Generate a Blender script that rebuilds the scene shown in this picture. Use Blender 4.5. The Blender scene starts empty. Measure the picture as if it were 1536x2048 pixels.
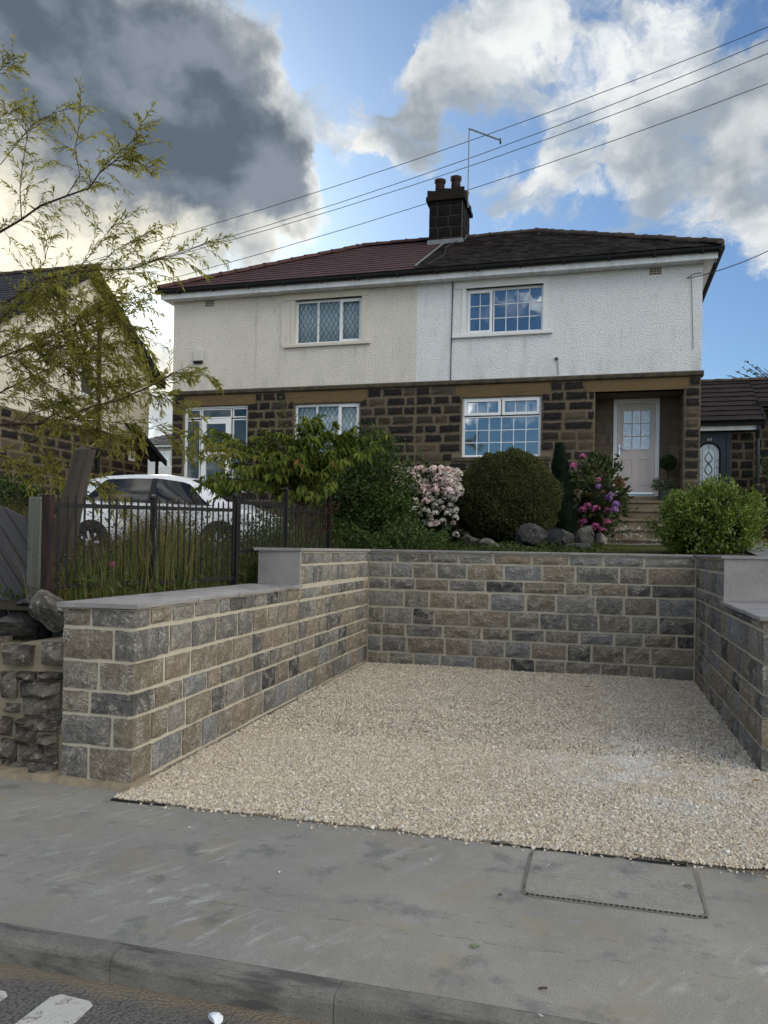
import bpy, math, random
import numpy as np
from mathutils import Vector, Matrix

random.seed(7)
rng = np.random.default_rng(11)
SC = bpy.context.scene
COL = SC.collection
D = bpy.data

# ------------------------------------------------------------------ camera
CAM_H = 1.6
R_ = np.array([0.96422509, 0.26452312, 0.01724821])
U_ = np.array([-0.016007, -0.00684721, 0.99984843])
F_ = np.array([-0.26460113, 0.96435503, 0.00236804])
FPX, CX, CY = 1580.06, 768.0, 1094.4
cd = D.cameras.new("camera")
cam = D.objects.new("camera", cd)
COL.objects.link(cam)
cam.matrix_world = Matrix(((R_[0], U_[0], -F_[0], 0), (R_[1], U_[1], -F_[1], 0), (R_[2], U_[2], -F_[2], CAM_H), (0, 0, 0, 1)))
cd.sensor_fit = 'AUTO'
cd.sensor_width = 36.0
cd.lens = FPX / 2048 * 36.0
cd.shift_y = (CY - 1024) / 2048
cd.clip_start = 0.05
cd.clip_end = 3000
SC.camera = cam

def ray(px, py):
    return (px - CX) / FPX * R_ - (py - CY) / FPX * U_ + F_
def atY(px, py, y):
    v = ray(px, py); return v * (y / v[1]) + np.array([0, 0, CAM_H])
def atZ(px, py, z):
    v = ray(px, py); return v * ((z - CAM_H) / v[2]) + np.array([0, 0, CAM_H])

# ------------------------------------------------------------------ light
SUN_DIR = ray(110, 455); SUN_DIR = SUN_DIR / np.linalg.norm(SUN_DIR)
SUN_EL = math.asin(SUN_DIR[2]); SUN_AZ = math.atan2(SUN_DIR[0], SUN_DIR[1])
sl = D.lights.new("sun", 'SUN'); sl.energy = 1.0; sl.angle = math.radians(14); sl.color = (1.0, 0.93, 0.82)
so = D.objects.new("sun", sl); COL.objects.link(so)
so.rotation_euler = Vector(-SUN_DIR).to_track_quat('-Z', 'Y').to_euler()
SC.view_settings.view_transform = 'Standard'
SC.view_settings.look = 'None'
SC.view_settings.gamma = 1.0
SC.view_settings.exposure = 2.15

# ------------------------------------------------------------------ node helper
class NT:
    def __init__(s, tree): s.t = tree; s.x = 0
    def n(s, typ, **props):
        nd = s.t.nodes.new(typ); s.x += 1; nd.location = (s.x * 40, 0)
        for k, v in props.items(): setattr(nd, k, v)
        return nd
    def put(s, sock, v):
        if isinstance(v, bpy.types.NodeSocket): s.t.links.new(v, sock)
        elif isinstance(v, (tuple, list)):
            if len(v) == 3 and sock.type == 'RGBA': v = (*v, 1)
            sock.default_value = v
        elif v is not None: sock.default_value = v
    def m(s, op, a, b=None, c=None, clamp=False):
        nd = s.n('ShaderNodeMath', operation=op, use_clamp=clamp)
        for i, v in enumerate((a, b, c)):
            if v is not None: s.put(nd.inputs[i], v)
        return nd.outputs[0]
    def vm(s, op, a, b=None):
        nd = s.n('ShaderNodeVectorMath', operation=op)
        s.put(nd.inputs[0], a)
        if b is not None:
            if op == 'SCALE': s.put(nd.inputs[3], b)
            else: s.put(nd.inputs[1], b)
        return nd.outputs['Value'] if op in ('DOT_PRODUCT', 'LENGTH', 'DISTANCE') else nd.outputs[0]
    def noise(s, vec, scale, detail=4, rough=.55, dist=0, col=False):
        nd = s.n('ShaderNodeTexNoise'); s.put(nd.inputs['Vector'], vec)
        nd.inputs['Scale'].default_value = scale; nd.inputs['Detail'].default_value = detail
        nd.inputs['Roughness'].default_value = rough; nd.inputs['Distortion'].default_value = dist
        return nd.outputs[1 if col else 0]
    def vor(s, vec, scale, feature='F1', out='Distance'):
        nd = s.n('ShaderNodeTexVoronoi', feature=feature); s.put(nd.inputs['Vector'], vec)
        nd.inputs['Scale'].default_value = scale
        return nd.outputs[out]
    def ramp(s, fac, stops, interp='LINEAR'):
        nd = s.n('ShaderNodeValToRGB'); cr = nd.color_ramp; cr.interpolation = interp
        while len(cr.elements) < len(stops): cr.elements.new(.5)
        for e, (p, c) in zip(cr.elements, stops):
            e.position = p; e.color = (*c, 1) if len(c) == 3 else c
        s.put(nd.inputs[0], fac); return nd.outputs[0]
    def sm(s, v, a, b, lo=0., hi=1.):
        nd = s.n('ShaderNodeMapRange', interpolation_type='SMOOTHSTEP')
        s.put(nd.inputs[0], v)
        for i, q in enumerate((a, b, lo, hi)): s.put(nd.inputs[i + 1], q)
        return nd.outputs[0]
    def mix(s, f, a, b, blend='MIX'):
        nd = s.n('ShaderNodeMix', data_type='RGBA', blend_type=blend, clamp_factor=True)
        s.put(nd.inputs[0], f); s.put(nd.inputs[6], a); s.put(nd.inputs[7], b); return nd.outputs[2]
    def bump(s, h, strength=.5, dist=.02, nrm=None):
        nd = s.n('ShaderNodeBump'); nd.inputs['Strength'].default_value = strength
        nd.inputs['Distance'].default_value = dist; s.put(nd.inputs['Height'], h)
        if nrm is not None: s.put(nd.inputs['Normal'], nrm)
        return nd.outputs[0]
    def scalev(s, vec, sx, sy, sz):
        return s.vm('MULTIPLY', vec, (sx, sy, sz))

def mat(name, fn):
    mt = D.materials.new(name); mt.use_nodes = True
    mt.node_tree.nodes.clear(); t = NT(mt.node_tree)
    out = t.n('ShaderNodeOutputMaterial'); b = t.n('ShaderNodeBsdfPrincipled')
    t.t.links.new(b.outputs[0], out.inputs[0])
    t.out, t.b = out, b
    t.geo = t.n('ShaderNodeNewGeometry'); t.P = t.geo.outputs['Position']
    t.isl = t.geo.outputs['Random Per Island']
    t.oi = t.n('ShaderNodeObjectInfo'); t.rnd = t.oi.outputs['Random']
    fn(t); return mt
def setb(t, col=None, rough=.7, nrm=None, spec=None, metal=None):
    if col is not None: t.put(t.b.inputs['Base Color'], col)
    t.put(t.b.inputs['Roughness'], rough)
    if nrm is not None: t.put(t.b.inputs['Normal'], nrm)
    if spec is not None: t.put(t.b.inputs['Specular IOR Level'], spec)
    if metal is not None: t.put(t.b.inputs['Metallic'], metal)

# ------------------------------------------------------------------ sky
W = D.worlds.new("World"); SC.world = W; W.use_nodes = True
W.node_tree.nodes.clear(); w = NT(W.node_tree)
wout = w.n('ShaderNodeOutputWorld')
sky = w.n('ShaderNodeTexSky', sky_type='NISHITA', sun_disc=False)
sky.sun_elevation = SUN_EL; sky.sun_rotation = SUN_AZ; sky.altitude = 200
sky.air_density = 1.0; sky.dust_density = 1.2; sky.ozone_density = 1.6
vec = w.n('ShaderNodeTexCoord').outputs['Generated']
sep = w.n('ShaderNodeSeparateXYZ'); w.put(sep.inputs[0], vec)
# warp the look-up direction so that every cloud has a ragged edge
wc = w.noise(vec, 4.2, 3, .5, col=True); wc2 = w.noise(vec, 15.0, 6, .6, col=True)
wv = w.vm('ADD', w.vm('SCALE', w.vm('SUBTRACT', wc, (.5, .5, .5)), .17), w.vm('SCALE', w.vm('SUBTRACT', wc2, (.5, .5, .5)), .115))
wd = w.vm('NORMALIZE', w.vm('ADD', vec, wv))
def blob(px, py, rad, amp, src=None):
    v = ray(px, py); v = v / np.linalg.norm(v)
    k = 1.0 / (1 - math.cos(math.atan(rad / FPX)))
    d = w.vm('DOT_PRODUCT', src or wd, tuple(float(q) for q in v))
    e = w.m('EXPONENT', w.m('MULTIPLY', w.m('SUBTRACT', d, 1.0), k))
    return w.m('MULTIPLY', e, amp)
def total(items):
    acc = None
    for it in items: acc = it if acc is None else w.m('ADD', acc, it)
    return acc
thick = total([blob(*b) for b in (
    (120, 60, 230, .95), (350, 140, 185, .8), (560, 330, 80, .7), (430, 320, 140, .75), (250, 200, 150, .4), (490, 30, 75, .35), (-250, 60, 260, .7),
    (900, 200, 85, .80), (810, 285, 55, .30),
    (1260, 270, 120, .50), (1450, 320, 110, .48), (1500, 130, 90, .25), (1130, 350, 70, .22), (1430, 440, 50, .1), (1700, 250, 220, .5))])
thin = total([blob(*b) for b in (
    (90, 470, 230, .75), (330, 480, 140, .55), (510, 480, 80, .35), (640, 440, 50, .25), (520, 150, 60, .45), (700, 240, 50, .5), (780, 310, 60, .45), (930, 115, 60, .45), (800, 80, 22, .45), (1060, 70, 70, .65), (1290, 60, 100, .55), (1180, 150, 80, .38),
    (1060, 250, 80, .38), (1250, 400, 130, .40), (1480, 450, 90, .35), (625, 190, 40, .45), (1440, 694, 22, .50), (1500, 684, 22, .50), (1560, 676, 24, .5), (310, 840, 90, .7), (310, 700, 60, .4), (715, 135, 26, .38), (1500, 575, 36, .25), (600, 520, 60, .2), (900, 420, 45, .2), (1020, 420, 60, .3))])
gap = total([blob(*b) for b in ((650, 60, 90, .85), (790, 30, 85, .75), (900, 40, 70, .6), (640, 140, 50, .4), (590, 210, 30, .3), (700, 400, 70, .45), (800, 430, 80, .42), (860, 400, 50, .3), (1450, 600, 100, .8), (1480, 780, 110, .8), (980, 60, 40, .35), (1000, 300, 45, .4), (560, 450, 50, .45), (640, 300, 25, .25), (470, 540, 60, .35), (1250, 330, 30, .25), (1370, 420, 45, .45), (1190, 430, 40, .3), (1530, 390, 35, .3), (1120, 150, 35, .3), (1430, 400, 40, .3), (1050, 130, 30, .3))])
base_n = w.noise(w.vm('MULTIPLY', vec, (1, 1, 1.7)), 3.2, 9, .6)
nv = w.vm('MULTIPLY', wd, (1, 1, 1.5))
fine_n = w.noise(nv, 9.0, 10, .60)
sunv = tuple(float(q) for q in SUN_DIR)
nr = w.vm('ADD', w.vm('MULTIPLY', vec, (1, 1, 1.5)), w.vm('SCALE', wv, .45))
rel_a = w.noise(nr, 8.0, 5, .50)
rel_b = w.noise(w.vm('ADD', nr, (sunv[0] * .022, sunv[1] * .022, sunv[2] * .022 + .03)), 8.0, 5, .50)
relief = w.sm(w.m('ADD', w.m('SUBTRACT', rel_a, rel_b), w.m('MULTIPLY', w.m('SUBTRACT', fine_n, .5), .25)), -.13, .15)
n0 = w.m('SUBTRACT', w.m('ADD', w.m('MULTIPLY', base_n, .45), w.m('MULTIPLY', fine_n, .95)), .70)
sd = w.vm('DOT_PRODUCT', vec, sunv)
away = w.sm(sd, .72, -.45)      # clouds away from the sun made brighter and denser, as added fill light
clear = w.sm(w.vm('DOT_PRODUCT', vec, (.05, -.955, .29)), .80, .96)   # the windows mirror open blue sky across the road
field = w.m('ADD', w.m('SUBTRACT', w.m('ADD', w.m('MULTIPLY', thick, 1.1), thin), gap), w.m('MULTIPLY', n0, 3.0))
field = w.m('ADD', field, w.m('SUBTRACT', w.m('MULTIPLY', away, .46), w.m('MULTIPLY', clear, .62)))
cover = w.sm(field, .08, .72)
depth = w.sm(w.m('ADD', w.m('SUBTRACT', thick, w.m('MULTIPLY', gap, .5)), w.m('MULTIPLY', n0, 1.5)), .10, 1.15)
glow = w.m('EXPONENT', w.m('MULTIPLY', w.m('SUBTRACT', sd, 1.0), 55.))
glow2 = w.m('EXPONENT', w.m('MULTIPLY', w.m('SUBTRACT', sd, 1.0), 12.))
bright = w.mix(relief, (.092, .108, .126), (.205, .210, .210))
bright = w.mix(w.m('MULTIPLY', glow2, .45), bright, w.mix(relief, (.125, .136, .142), (.235, .230, .207)))
bright = w.mix(w.m('MULTIPLY', glow, .9), bright, w.mix(relief, (.225, .217, .185), (.36, .325, .235)))
dark = w.mix(relief, (.027, .034, .044), (.058, .068, .081))
right_ = w.sm(w.vm('DOT_PRODUCT', vec, tuple(float(q) for q in (ray(1350, 300) / np.linalg.norm(ray(1350, 300))))), .93, .99)
dark = w.mix(right_, dark, w.mix(relief, (.060, .069, .080), (.118, .126, .133)))
bright = w.mix(away, bright, w.mix(relief, (.90, .87, .80), (1.2, 1.16, 1.04)))
cl = w.mix(w.m('MULTIPLY', depth, w.m('SUBTRACT', 1., w.m('MULTIPLY', away, .75))), bright, dark)
bg1 = w.n('ShaderNodeBackground'); w.put(bg1.inputs[0], w.mix(1.0, sky.outputs[0], (.60, .80, 1.0), 'MULTIPLY')); bg1.inputs[1].default_value = .029
bg2 = w.n('ShaderNodeBackground'); w.put(bg2.inputs[0], cl); bg2.inputs[1].default_value = 1.0
ms = w.n('ShaderNodeMixShader'); w.put(ms.inputs[0], cover)
W.node_tree.links.new(bg1.outputs[0], ms.inputs[1]); W.node_tree.links.new(bg2.outputs[0], ms.inputs[2])
W.node_tree.links.new(ms.outputs[0], wout.inputs[0])
W.cycles.sampling_method = 'MANUAL'; W.cycles.sample_map_resolution = 512

# ------------------------------------------------------------------ mesh helpers
def link(name, me, material=None, parent=None):
    o = D.objects.new(name, me); COL.objects.link(o)
    if material is not None and me is not None and len(me.materials) == 0: me.materials.append(material)
    if parent is not None: o.parent = parent
    return o
def tag(o, label=None, cat=None, group=None, kind=None):
    for k, v in (('label', label), ('category', cat), ('group', group), ('kind', kind)):
        if v: o[k] = v
    return o
def thing(name, label, cat, loc=(0, 0, 0), rz=0, group=None):
    o = D.objects.new(name, None); o.empty_display_size = .2; COL.objects.link(o)
    o.location = loc; o.rotation_euler = (0, 0, rz)
    return tag(o, label, cat, group)
def np_mesh(name, V, F, smooth=False):
    """V (n,3), F (m,k) of one polygon size"""
    V = np.asarray(V, dtype=np.float32); F = np.asarray(F, dtype=np.int32)
    me = D.meshes.new(name); m, k = F.shape
    me.vertices.add(len(V)); me.vertices.foreach_set('co', V.ravel())
    me.loops.add(m * k); me.loops.foreach_set('vertex_index', F.ravel())
    me.polygons.add(m); me.polygons.foreach_set('loop_start', np.arange(m, dtype=np.int32) * k)
    me.polygons.foreach_set('use_smooth', np.full(m, smooth))
    me.update(calc_edges=True); me.validate(); return me
class MB:
    def __init__(s): s.V = []; s.F = []
    def add(s, V, F):
        o = len(s.V); s.V += [tuple(float(q) for q in v) for v in V]; s.F += [tuple(i + o for i in f) for f in F]; return s
    def box(s, x0, y0, z0, x1, y1, z1, M=None):
        V = [(x0, y0, z0), (x1, y0, z0), (x1, y1, z0), (x0, y1, z0), (x0, y0, z1), (x1, y0, z1), (x1, y1, z1), (x0, y1, z1)]
        if M is not None: V = [tuple(M @ Vector(v)) for v in V]
        return s.add(V, [(0, 3, 2, 1), (4, 5, 6, 7), (0, 1, 5, 4), (1, 2, 6, 5), (2, 3, 7, 6), (3, 0, 4, 7)])
    def prism(s, poly, z0, z1):
        n = len(poly)
        V = [(p[0], p[1], z0) for p in poly] + [(p[0], p[1], z1) for p in poly]
        F = [tuple(range(n))[::-1], tuple(range(n, 2 * n))] + [(i, (i + 1) % n, n + (i + 1) % n, n + i) for i in range(n)]
        return s.add(V, F)
    def loft(s, rings, cap=True, closed=True):
        n = len(rings[0]); V = [v for r in rings for v in r]; F = []
        for a in range(len(rings) - 1):
            for i in range(n if closed else n - 1):
                j = (i + 1) % n; F.append((a * n + i, a * n + j, (a + 1) * n + j, (a + 1) * n + i))
        if cap: F += [tuple(range(n))[::-1], tuple(range((len(rings) - 1) * n, len(rings) * n))]
        return s.add(V, F)
    def bar(s, a, b, w, h=None, up=(0, 0, 1)):
        """square bar from a to b"""
        h = h or w; a = Vector(a); b = Vector(b); d = (b - a).normalized(); up = Vector(up)
        if abs(d.dot(up)) > .98: up = Vector((0, 1, 0))
        sx = d.cross(up).normalized() * w / 2; sy = sx.cross(d).normalized() * h / 2
        return s.loft([[a - sx - sy, a + sx - sy, a + sx + sy, a - sx + sy], [b - sx - sy, b + sx - sy, b + sx + sy, b - sx + sy]])
    def tube(s, pts, rad, sides=6, cap=True):
        pts = [Vector(p) for p in pts]; rings = []
        if not hasattr(rad, '__len__'): rad = [rad] * len(pts)
        ref = Vector((.31, .77, .55))
        for i, p in enumerate(pts):
            d = (pts[min(i + 1, len(pts) - 1)] - pts[max(i - 1, 0)]).normalized()
            u = d.cross(ref); u = u.normalized() if u.length > .1 else d.cross(Vector((1, 0, 0))).normalized()
            v = d.cross(u)
            rings.append([p + (u * math.cos(t) + v * math.sin(t)) * rad[i] for t in (2 * math.pi * q / sides for q in range(sides))])
        return s.loft(rings, cap)
    def lathe(s, prof, cx, cy, sides=16, z0=0):
        rings = [[(cx + r * math.cos(2 * math.pi * q / sides), cy + r * math.sin(2 * math.pi * q / sides), z0 + z) for q in range(sides)] for r, z in prof]
        return s.loft(rings)
    def mesh(s, name, smooth=False):
        me = D.meshes.new(name); me.from_pydata(s.V, [], s.F)
        if smooth: me.polygons.foreach_set('use_smooth', [True] * len(me.polygons))
        me.update(); return me
    def obj(s, name, material, parent=None, smooth=False, bevel=0):
        o = link(name, s.mesh(name, smooth), material, parent)
        if bevel:
            b = o.modifiers.new('bevel', 'BEVEL'); b.width = bevel; b.segments = 2; b.limit_method = 'ANGLE'
        return o
def box(name, x0, y0, z0, x1, y1, z1, material, parent=None, bevel=0):
    return MB().box(x0, y0, z0, x1, y1, z1).obj(name, material, parent, bevel=bevel)
def inst(name, me, parent, loc, scale=(1, 1, 1), rz=0, rot=None):
    o = D.objects.new(name, me); COL.objects.link(o); o.parent = parent
    o.location = loc; o.scale = scale; o.rotation_euler = rot if rot else (0, 0, rz); return o
def nrm_(a): return a / np.maximum(np.linalg.norm(a, axis=-1, keepdims=True), 1e-9)
def leaf_mesh(name, P, Dr, N, L, Wd, fold=.18, droop=0.):
    """folded rhombic leaves, two triangles each"""
    P = np.asarray(P); n = len(P); Dr = nrm_(np.asarray(Dr)); N = np.asarray(N)
    S = nrm_(np.cross(Dr, N)); N = np.cross(S, Dr)
    L = np.broadcast_to(np.asarray(L, float), (n,))[:, None]; Wd = np.broadcast_to(np.asarray(Wd, float), (n,))[:, None]
    tip = P + Dr * L - np.array([0, 0, 1]) * L * droop
    V = np.stack([P, P + Dr * L * .42 + S * Wd * .5 + N * Wd * fold, tip, P + Dr * L * .42 - S * Wd * .5 + N * Wd * fold], 1).reshape(-1, 3)
    b = np.arange(n)[:, None] * 4
    F = np.concatenate([b + np.array([0, 2, 1]), b + np.array([0, 3, 2])], 0)
    return np_mesh(name, V, F)
def rand_dir(n):
    v = rng.normal(size=(n, 3)); return nrm_(v)

# hewn stone faces: unit blocks, front towards -Y, shared by every stone
def stone_mesh(name, nx, nz, bulge, edge, material, jit=.06):
    V = []; F = []
    for j in range(nz + 1):
        for i in range(nx + 1):
            x = i / nx - .5; z = j / nz - .5; bx = i in (0, nx); bz = j in (0, nz)
            if bx: x += random.uniform(-.014, .010) * (1 if i else -1)
            else: x += random.uniform(-jit, jit)
            if bz: z += random.uniform(-.02, .02)
            else: z += random.uniform(-jit, jit)
            y = -.5 + (edge * random.uniform(.3, 1.2) if (bx or bz) else -bulge * random.uniform(0, 1))
            V.append((x, y, z))
    w_ = nx + 1
    for j in range(nz):
        for i in range(nx): F.append((j * w_ + i, j * w_ + i + 1, (j + 1) * w_ + i + 1, (j + 1) * w_ + i))
    rim = [i for i in range(nx + 1)] + [j * w_ + nx for j in range(1, nz + 1)] + [nz * w_ + i for i in range(nx - 1, -1, -1)] + [j * w_ for j in range(nz - 1, 0, -1)]
    o = len(V)
    for k in rim: V.append((V[k][0], .5, V[k][2]))
    n = len(rim)
    for q in range(n):
        a, b = rim[q], rim[(q + 1) % n]; F.append((b, a, o + q, o + (q + 1) % n))
    F.append(tuple(o + q for q in range(n)))
    me = D.meshes.new(name); me.from_pydata(V, [], F); me.update(); me.materials.append(material); return me
# ------------------------------------------------------------------ materials
def rnd_off(t, k=37.):
    """world position shifted per object, so that alike pieces differ"""
    cx = t.n('ShaderNodeCombineXYZ'); r = t.m('MULTIPLY', t.rnd, k)
    t.put(cx.inputs[0], r); t.put(cx.inputs[1], t.m('MULTIPLY', r, 1.7)); t.put(cx.inputs[2], t.m('MULTIPLY', r, .6))
    return t.vm('ADD', t.P, cx.outputs[0])

def f_wallstone(t):
    p = rnd_off(t)
    base = t.ramp(t.rnd, [(0, (.095, .093, .092)), (.10, (.195, .163, .122)), (.22, (.140, .136, .130)), (.34, (.230, .195, .147)), (.46, (.235, .223, .20)),
                          (.58, (.160, .153, .143)), (.68, (.245, .197, .145)), (.80, (.205, .208, .210)), (.89, (.205, .185, .153)), (.96, (.055, .056, .060))], 'CONSTANT')
    n1 = t.noise(p, 9, 5, .6); n2 = t.noise(p, 34, 5, .65, .6)
    c = t.mix(t.sm(n1, .3, .72, 0, .75), base, t.mix(.5, base, (.20, .165, .125)))
    c = t.mix(1.0, c, t.ramp(n2, [(.25, (.55, .55, .55)), (.75, (1.5, 1.5, 1.5))]), 'MULTIPLY')
    # lime smears left by the pointing
    v = t.noise(t.scalev(p, 1, 1, 1.4), 21, 6, .62, 1.2)
    vein = t.sm(t.m('ABSOLUTE', t.m('SUBTRACT', v, .5)), .042, .007)
    msk = t.sm(t.noise(p, 9, 3, .5), .47, .60)
    spk = t.sm(t.noise(p, 60, 3, .6), .60, .68)
    c = t.mix(t.m('MULTIPLY', t.m('MAXIMUM', t.m('MULTIPLY', vein, msk), t.m('MULTIPLY', spk, .4)), .9), c, (.46, .44, .39))
    h = t.m('ADD', t.m('MULTIPLY', n1, 1.0), t.m('MULTIPLY', n2, .5))
    setb(t, c, .9, t.bump(h, 1.0, .05), .25)
M_WSTONE = mat('split_stone', f_wallstone)

def f_mortar(col, sc=1.):
    def f(t):
        n = t.noise(t.P, 40 * sc, 5, .65); n2 = t.noise(t.P, 3, 4, .6)
        c = t.mix(n2, tuple(q * .78 for q in col), tuple(q * 1.12 for q in col))
        setb(t, t.mix(t.sm(n, .35, .7, 0, .3), c, tuple(q * .7 for q in col)), .95, t.bump(n, .5, .01), .2)
    return f
M_MORTAR = mat('sand_mortar', f_mortar((.52, .47, .37)))
M_HMORTAR = mat('old_mortar', f_mortar((.185, .148, .100)))
M_OMORTAR = mat('rough_mortar', f_mortar((.27, .225, .16), .4))

def f_cope(t):
    p = rnd_off(t)
    n = t.noise(p, 2.6, 6, .6, .5); n2 = t.noise(p, 30, 4, .6)
    c = t.ramp(n, [(.25, (.20, .185, .182)), (.5, (.275, .262, .258)), (.75, (.34, .328, .315))])
    st = t.sm(t.noise(t.scalev(p, 6, 6, 1), 2.5, 5, .6), .60, .72)
    c = t.mix(t.m('MULTIPLY', st, .35), c, (.5, .5, .5))
    setb(t, t.mix(t.sm(n2, .4, .8, 0, .3), c, (.16, .15, .15)), .75, t.bump(t.m('ADD', n2, n), .35, .012), .35)
M_COPE = mat('riven_slab', f_cope)

def f_sootstone(t):
    p = rnd_off(t)
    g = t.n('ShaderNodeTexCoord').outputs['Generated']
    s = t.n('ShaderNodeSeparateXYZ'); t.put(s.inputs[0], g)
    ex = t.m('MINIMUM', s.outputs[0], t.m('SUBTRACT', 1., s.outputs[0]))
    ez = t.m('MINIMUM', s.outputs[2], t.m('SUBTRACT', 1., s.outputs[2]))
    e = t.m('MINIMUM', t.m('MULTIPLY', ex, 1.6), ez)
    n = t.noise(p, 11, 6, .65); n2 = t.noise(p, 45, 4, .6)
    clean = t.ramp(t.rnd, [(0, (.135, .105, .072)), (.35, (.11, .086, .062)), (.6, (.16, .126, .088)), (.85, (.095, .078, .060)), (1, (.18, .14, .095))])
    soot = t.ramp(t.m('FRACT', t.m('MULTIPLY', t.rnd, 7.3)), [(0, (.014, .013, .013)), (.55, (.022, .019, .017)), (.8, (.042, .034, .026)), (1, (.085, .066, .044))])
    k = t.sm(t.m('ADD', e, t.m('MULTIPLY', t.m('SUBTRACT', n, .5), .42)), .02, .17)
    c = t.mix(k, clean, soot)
    c = t.mix(t.sm(n2, .62, .75, 0, .22), c, (.24, .20, .15))
    setb(t, c, .92, t.bump(t.m('ADD', n, t.m('MULTIPLY', n2, .4)), .7, .03), .2)
M_SOOT = mat('sooty_sandstone', f_sootstone)
def f_porchstone(t):
    p = rnd_off(t); n = t.noise(p, 8, 6, .6)
    c = t.mix(n, t.ramp(t.rnd, [(0, (.115, .092, .064)), (1, (.20, .16, .112))]), (.12, .096, .07))
    setb(t, c, .9, t.bump(n, .4, .02), .2)
M_PORCH = mat('brown_sandstone', f_porchstone)
def f_lintel(t):
    p = rnd_off(t); q = t.scalev(p, .7, 1, 4)
    n = t.noise(q, 2.4, 5, .6, .8); n2 = t.noise(p, 40, 3)
    c = t.ramp(n, [(.28, (.088, .066, .041)), (.45, (.132, .092, .048)), (.6, (.152, .102, .048)), (.75, (.105, .080, .050))])
    setb(t, t.mix(t.sm(n2, .5, .8, 0, .35), c, (.06, .045, .03)), .88, t.bump(n2, .3, .01), .2)
M_LINTEL = mat('ochre_sandstone', f_lintel)
def f_string(t):
    n = t.noise(t.P, 6, 6, .65); n2 = t.noise(t.scalev(t.P, 1, 1, 3), 22, 4)
    c = t.ramp(n, [(.3, (.035, .03, .026)), (.55, (.085, .068, .048)), (.75, (.13, .095, .055))])
    setb(t, t.mix(t.sm(n2, .62, .75, 0, .5), c, (.22, .20, .17)), .9, t.bump(n2, .4, .01), .2)
M_STRING = mat('weathered_string_course', f_string)
def f_step(t):
    p = rnd_off(t); n = t.noise(p, 5, 6, .6); n2 = t.noise(p, 34, 4, .6)
    c = t.ramp(n, [(.3, (.10, .078, .055)), (.6, (.19, .15, .10)), (.8, (.14, .11, .075))])
    # lichen on the lowest treads
    z = t.n('ShaderNodeSeparateXYZ'); t.put(z.inputs[0], t.P)
    lic = t.m('MULTIPLY', t.sm(t.noise(t.P, 26, 4, .65), .54, .60), t.sm(z.outputs[2], 2.32, 2.12))
    lic = t.m('MULTIPLY', lic, t.sm(t.noise(t.P, 3.2, 2), .42, .55))
    setb(t, t.mix(lic, c, (.55, .54, .50)), .92, t.bump(n2, .4, .012), .2)
M_STEP = mat('stone_step', f_step)

def f_render(col, grime):
    def f(t):
        n = t.noise(t.P, 30, 3, .55); n3 = t.noise(t.P, 62, 4, .6)
        big = t.noise(t.scalev(t.P, 1, 1, .55), .9, 5, .6); fl = t.noise(t.scalev(t.P, 1, 1, .5), 5, 5, .62)
        c = t.mix(t.sm(big, .35, .75, 0, .75), col, grime)
        c = t.mix(t.sm(fl, .50, .75, 0, .35), c, tuple(q * .72 for q in grime))
        pit_shade = t.sm(t.m('ADD', t.m('MULTIPLY', n, .7), t.m('MULTIPLY', n3, .3)), .52, .40)  # hollows of the roughcast darkened in the colour, as shade between grains
        c = t.mix(t.m('MULTIPLY', pit_shade, .30), c, tuple(q * .5 for q in grime))
        streak = t.m('MULTIPLY', t.sm(t.noise(t.scalev(t.P, 7, 1, .35), 1.3, 5, .6), .58, .74), .10)
        c = t.mix(streak, c, (.20, .18, .15))
        sx = t.n('ShaderNodeSeparateXYZ'); t.put(sx.inputs[0], t.P)
        low = t.m('MULTIPLY', t.sm(sx.outputs[2], 6.0, 5.45), t.sm(t.noise(t.scalev(t.P, 2.2, 1, .5), 2, 5, .65), .42, .68))
        c = t.mix(t.m('MULTIPLY', low, .20), c, (.24, .235, .21))
        run = t.m('MULTIPLY', t.sm(t.noise(t.scalev(t.P, 11, 1, .25), 1.0, 4, .6), .56, .70), t.m('MULTIPLY', t.sm(sx.outputs[2], 5.7, 6.3), t.sm(sx.outputs[2], 6.42, 6.3)))
        c = t.mix(t.m('MULTIPLY', run, .22), c, (.22, .21, .18))
        h = t.m('ADD', n, t.m('MULTIPLY', n3, .45))
        setb(t, c, .95, t.bump(h, 1.0, .036), .2)
    return f
M_CREAM = mat('cream_roughcast', f_render((.77, .725, .645), (.70, .655, .58)))
M_WHITE = mat('white_roughcast', f_render((.85, .86, .87), (.79, .80, .81)))
M_GABLE = mat('cream_render', f_render((.84, .78, .65), (.78, .72, .60)))
M_SMCREAM = mat('smooth_cream_paint', lambda t: setb(t, t.mix(t.noise(t.P, 5, 4), (.66, .62, .53), (.57, .53, .45)), .85, t.bump(t.noise(t.P, 60, 3), .2, .005), .2))
M_SMWHITE = mat('smooth_white_paint', lambda t: setb(t, t.mix(t.noise(t.P, 5, 4), (.80, .80, .80), (.66, .66, .65)), .8, t.bump(t.noise(t.P, 60, 3), .2, .005), .25))
M_UPVC = mat('white_upvc', lambda t: setb(t, t.mix(t.noise(t.P, 3, 4), (.82, .83, .84), (.74, .75, .76)), .35, None, .4))
M_FASCIA = mat('white_fascia', lambda t: setb(t, t.mix(t.sm(t.noise(t.scalev(t.P, 3, 1, 1), 2, 4), .4, .8), (.74, .75, .77), (.52, .53, .53)), .45, None, .35))
M_BLACK = mat('black_gutter_plastic', lambda t: setb(t, t.mix(t.noise(t.P, 4, 4), (.008, .008, .009), (.018, .018, .02)), .65, None, .15))
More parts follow.
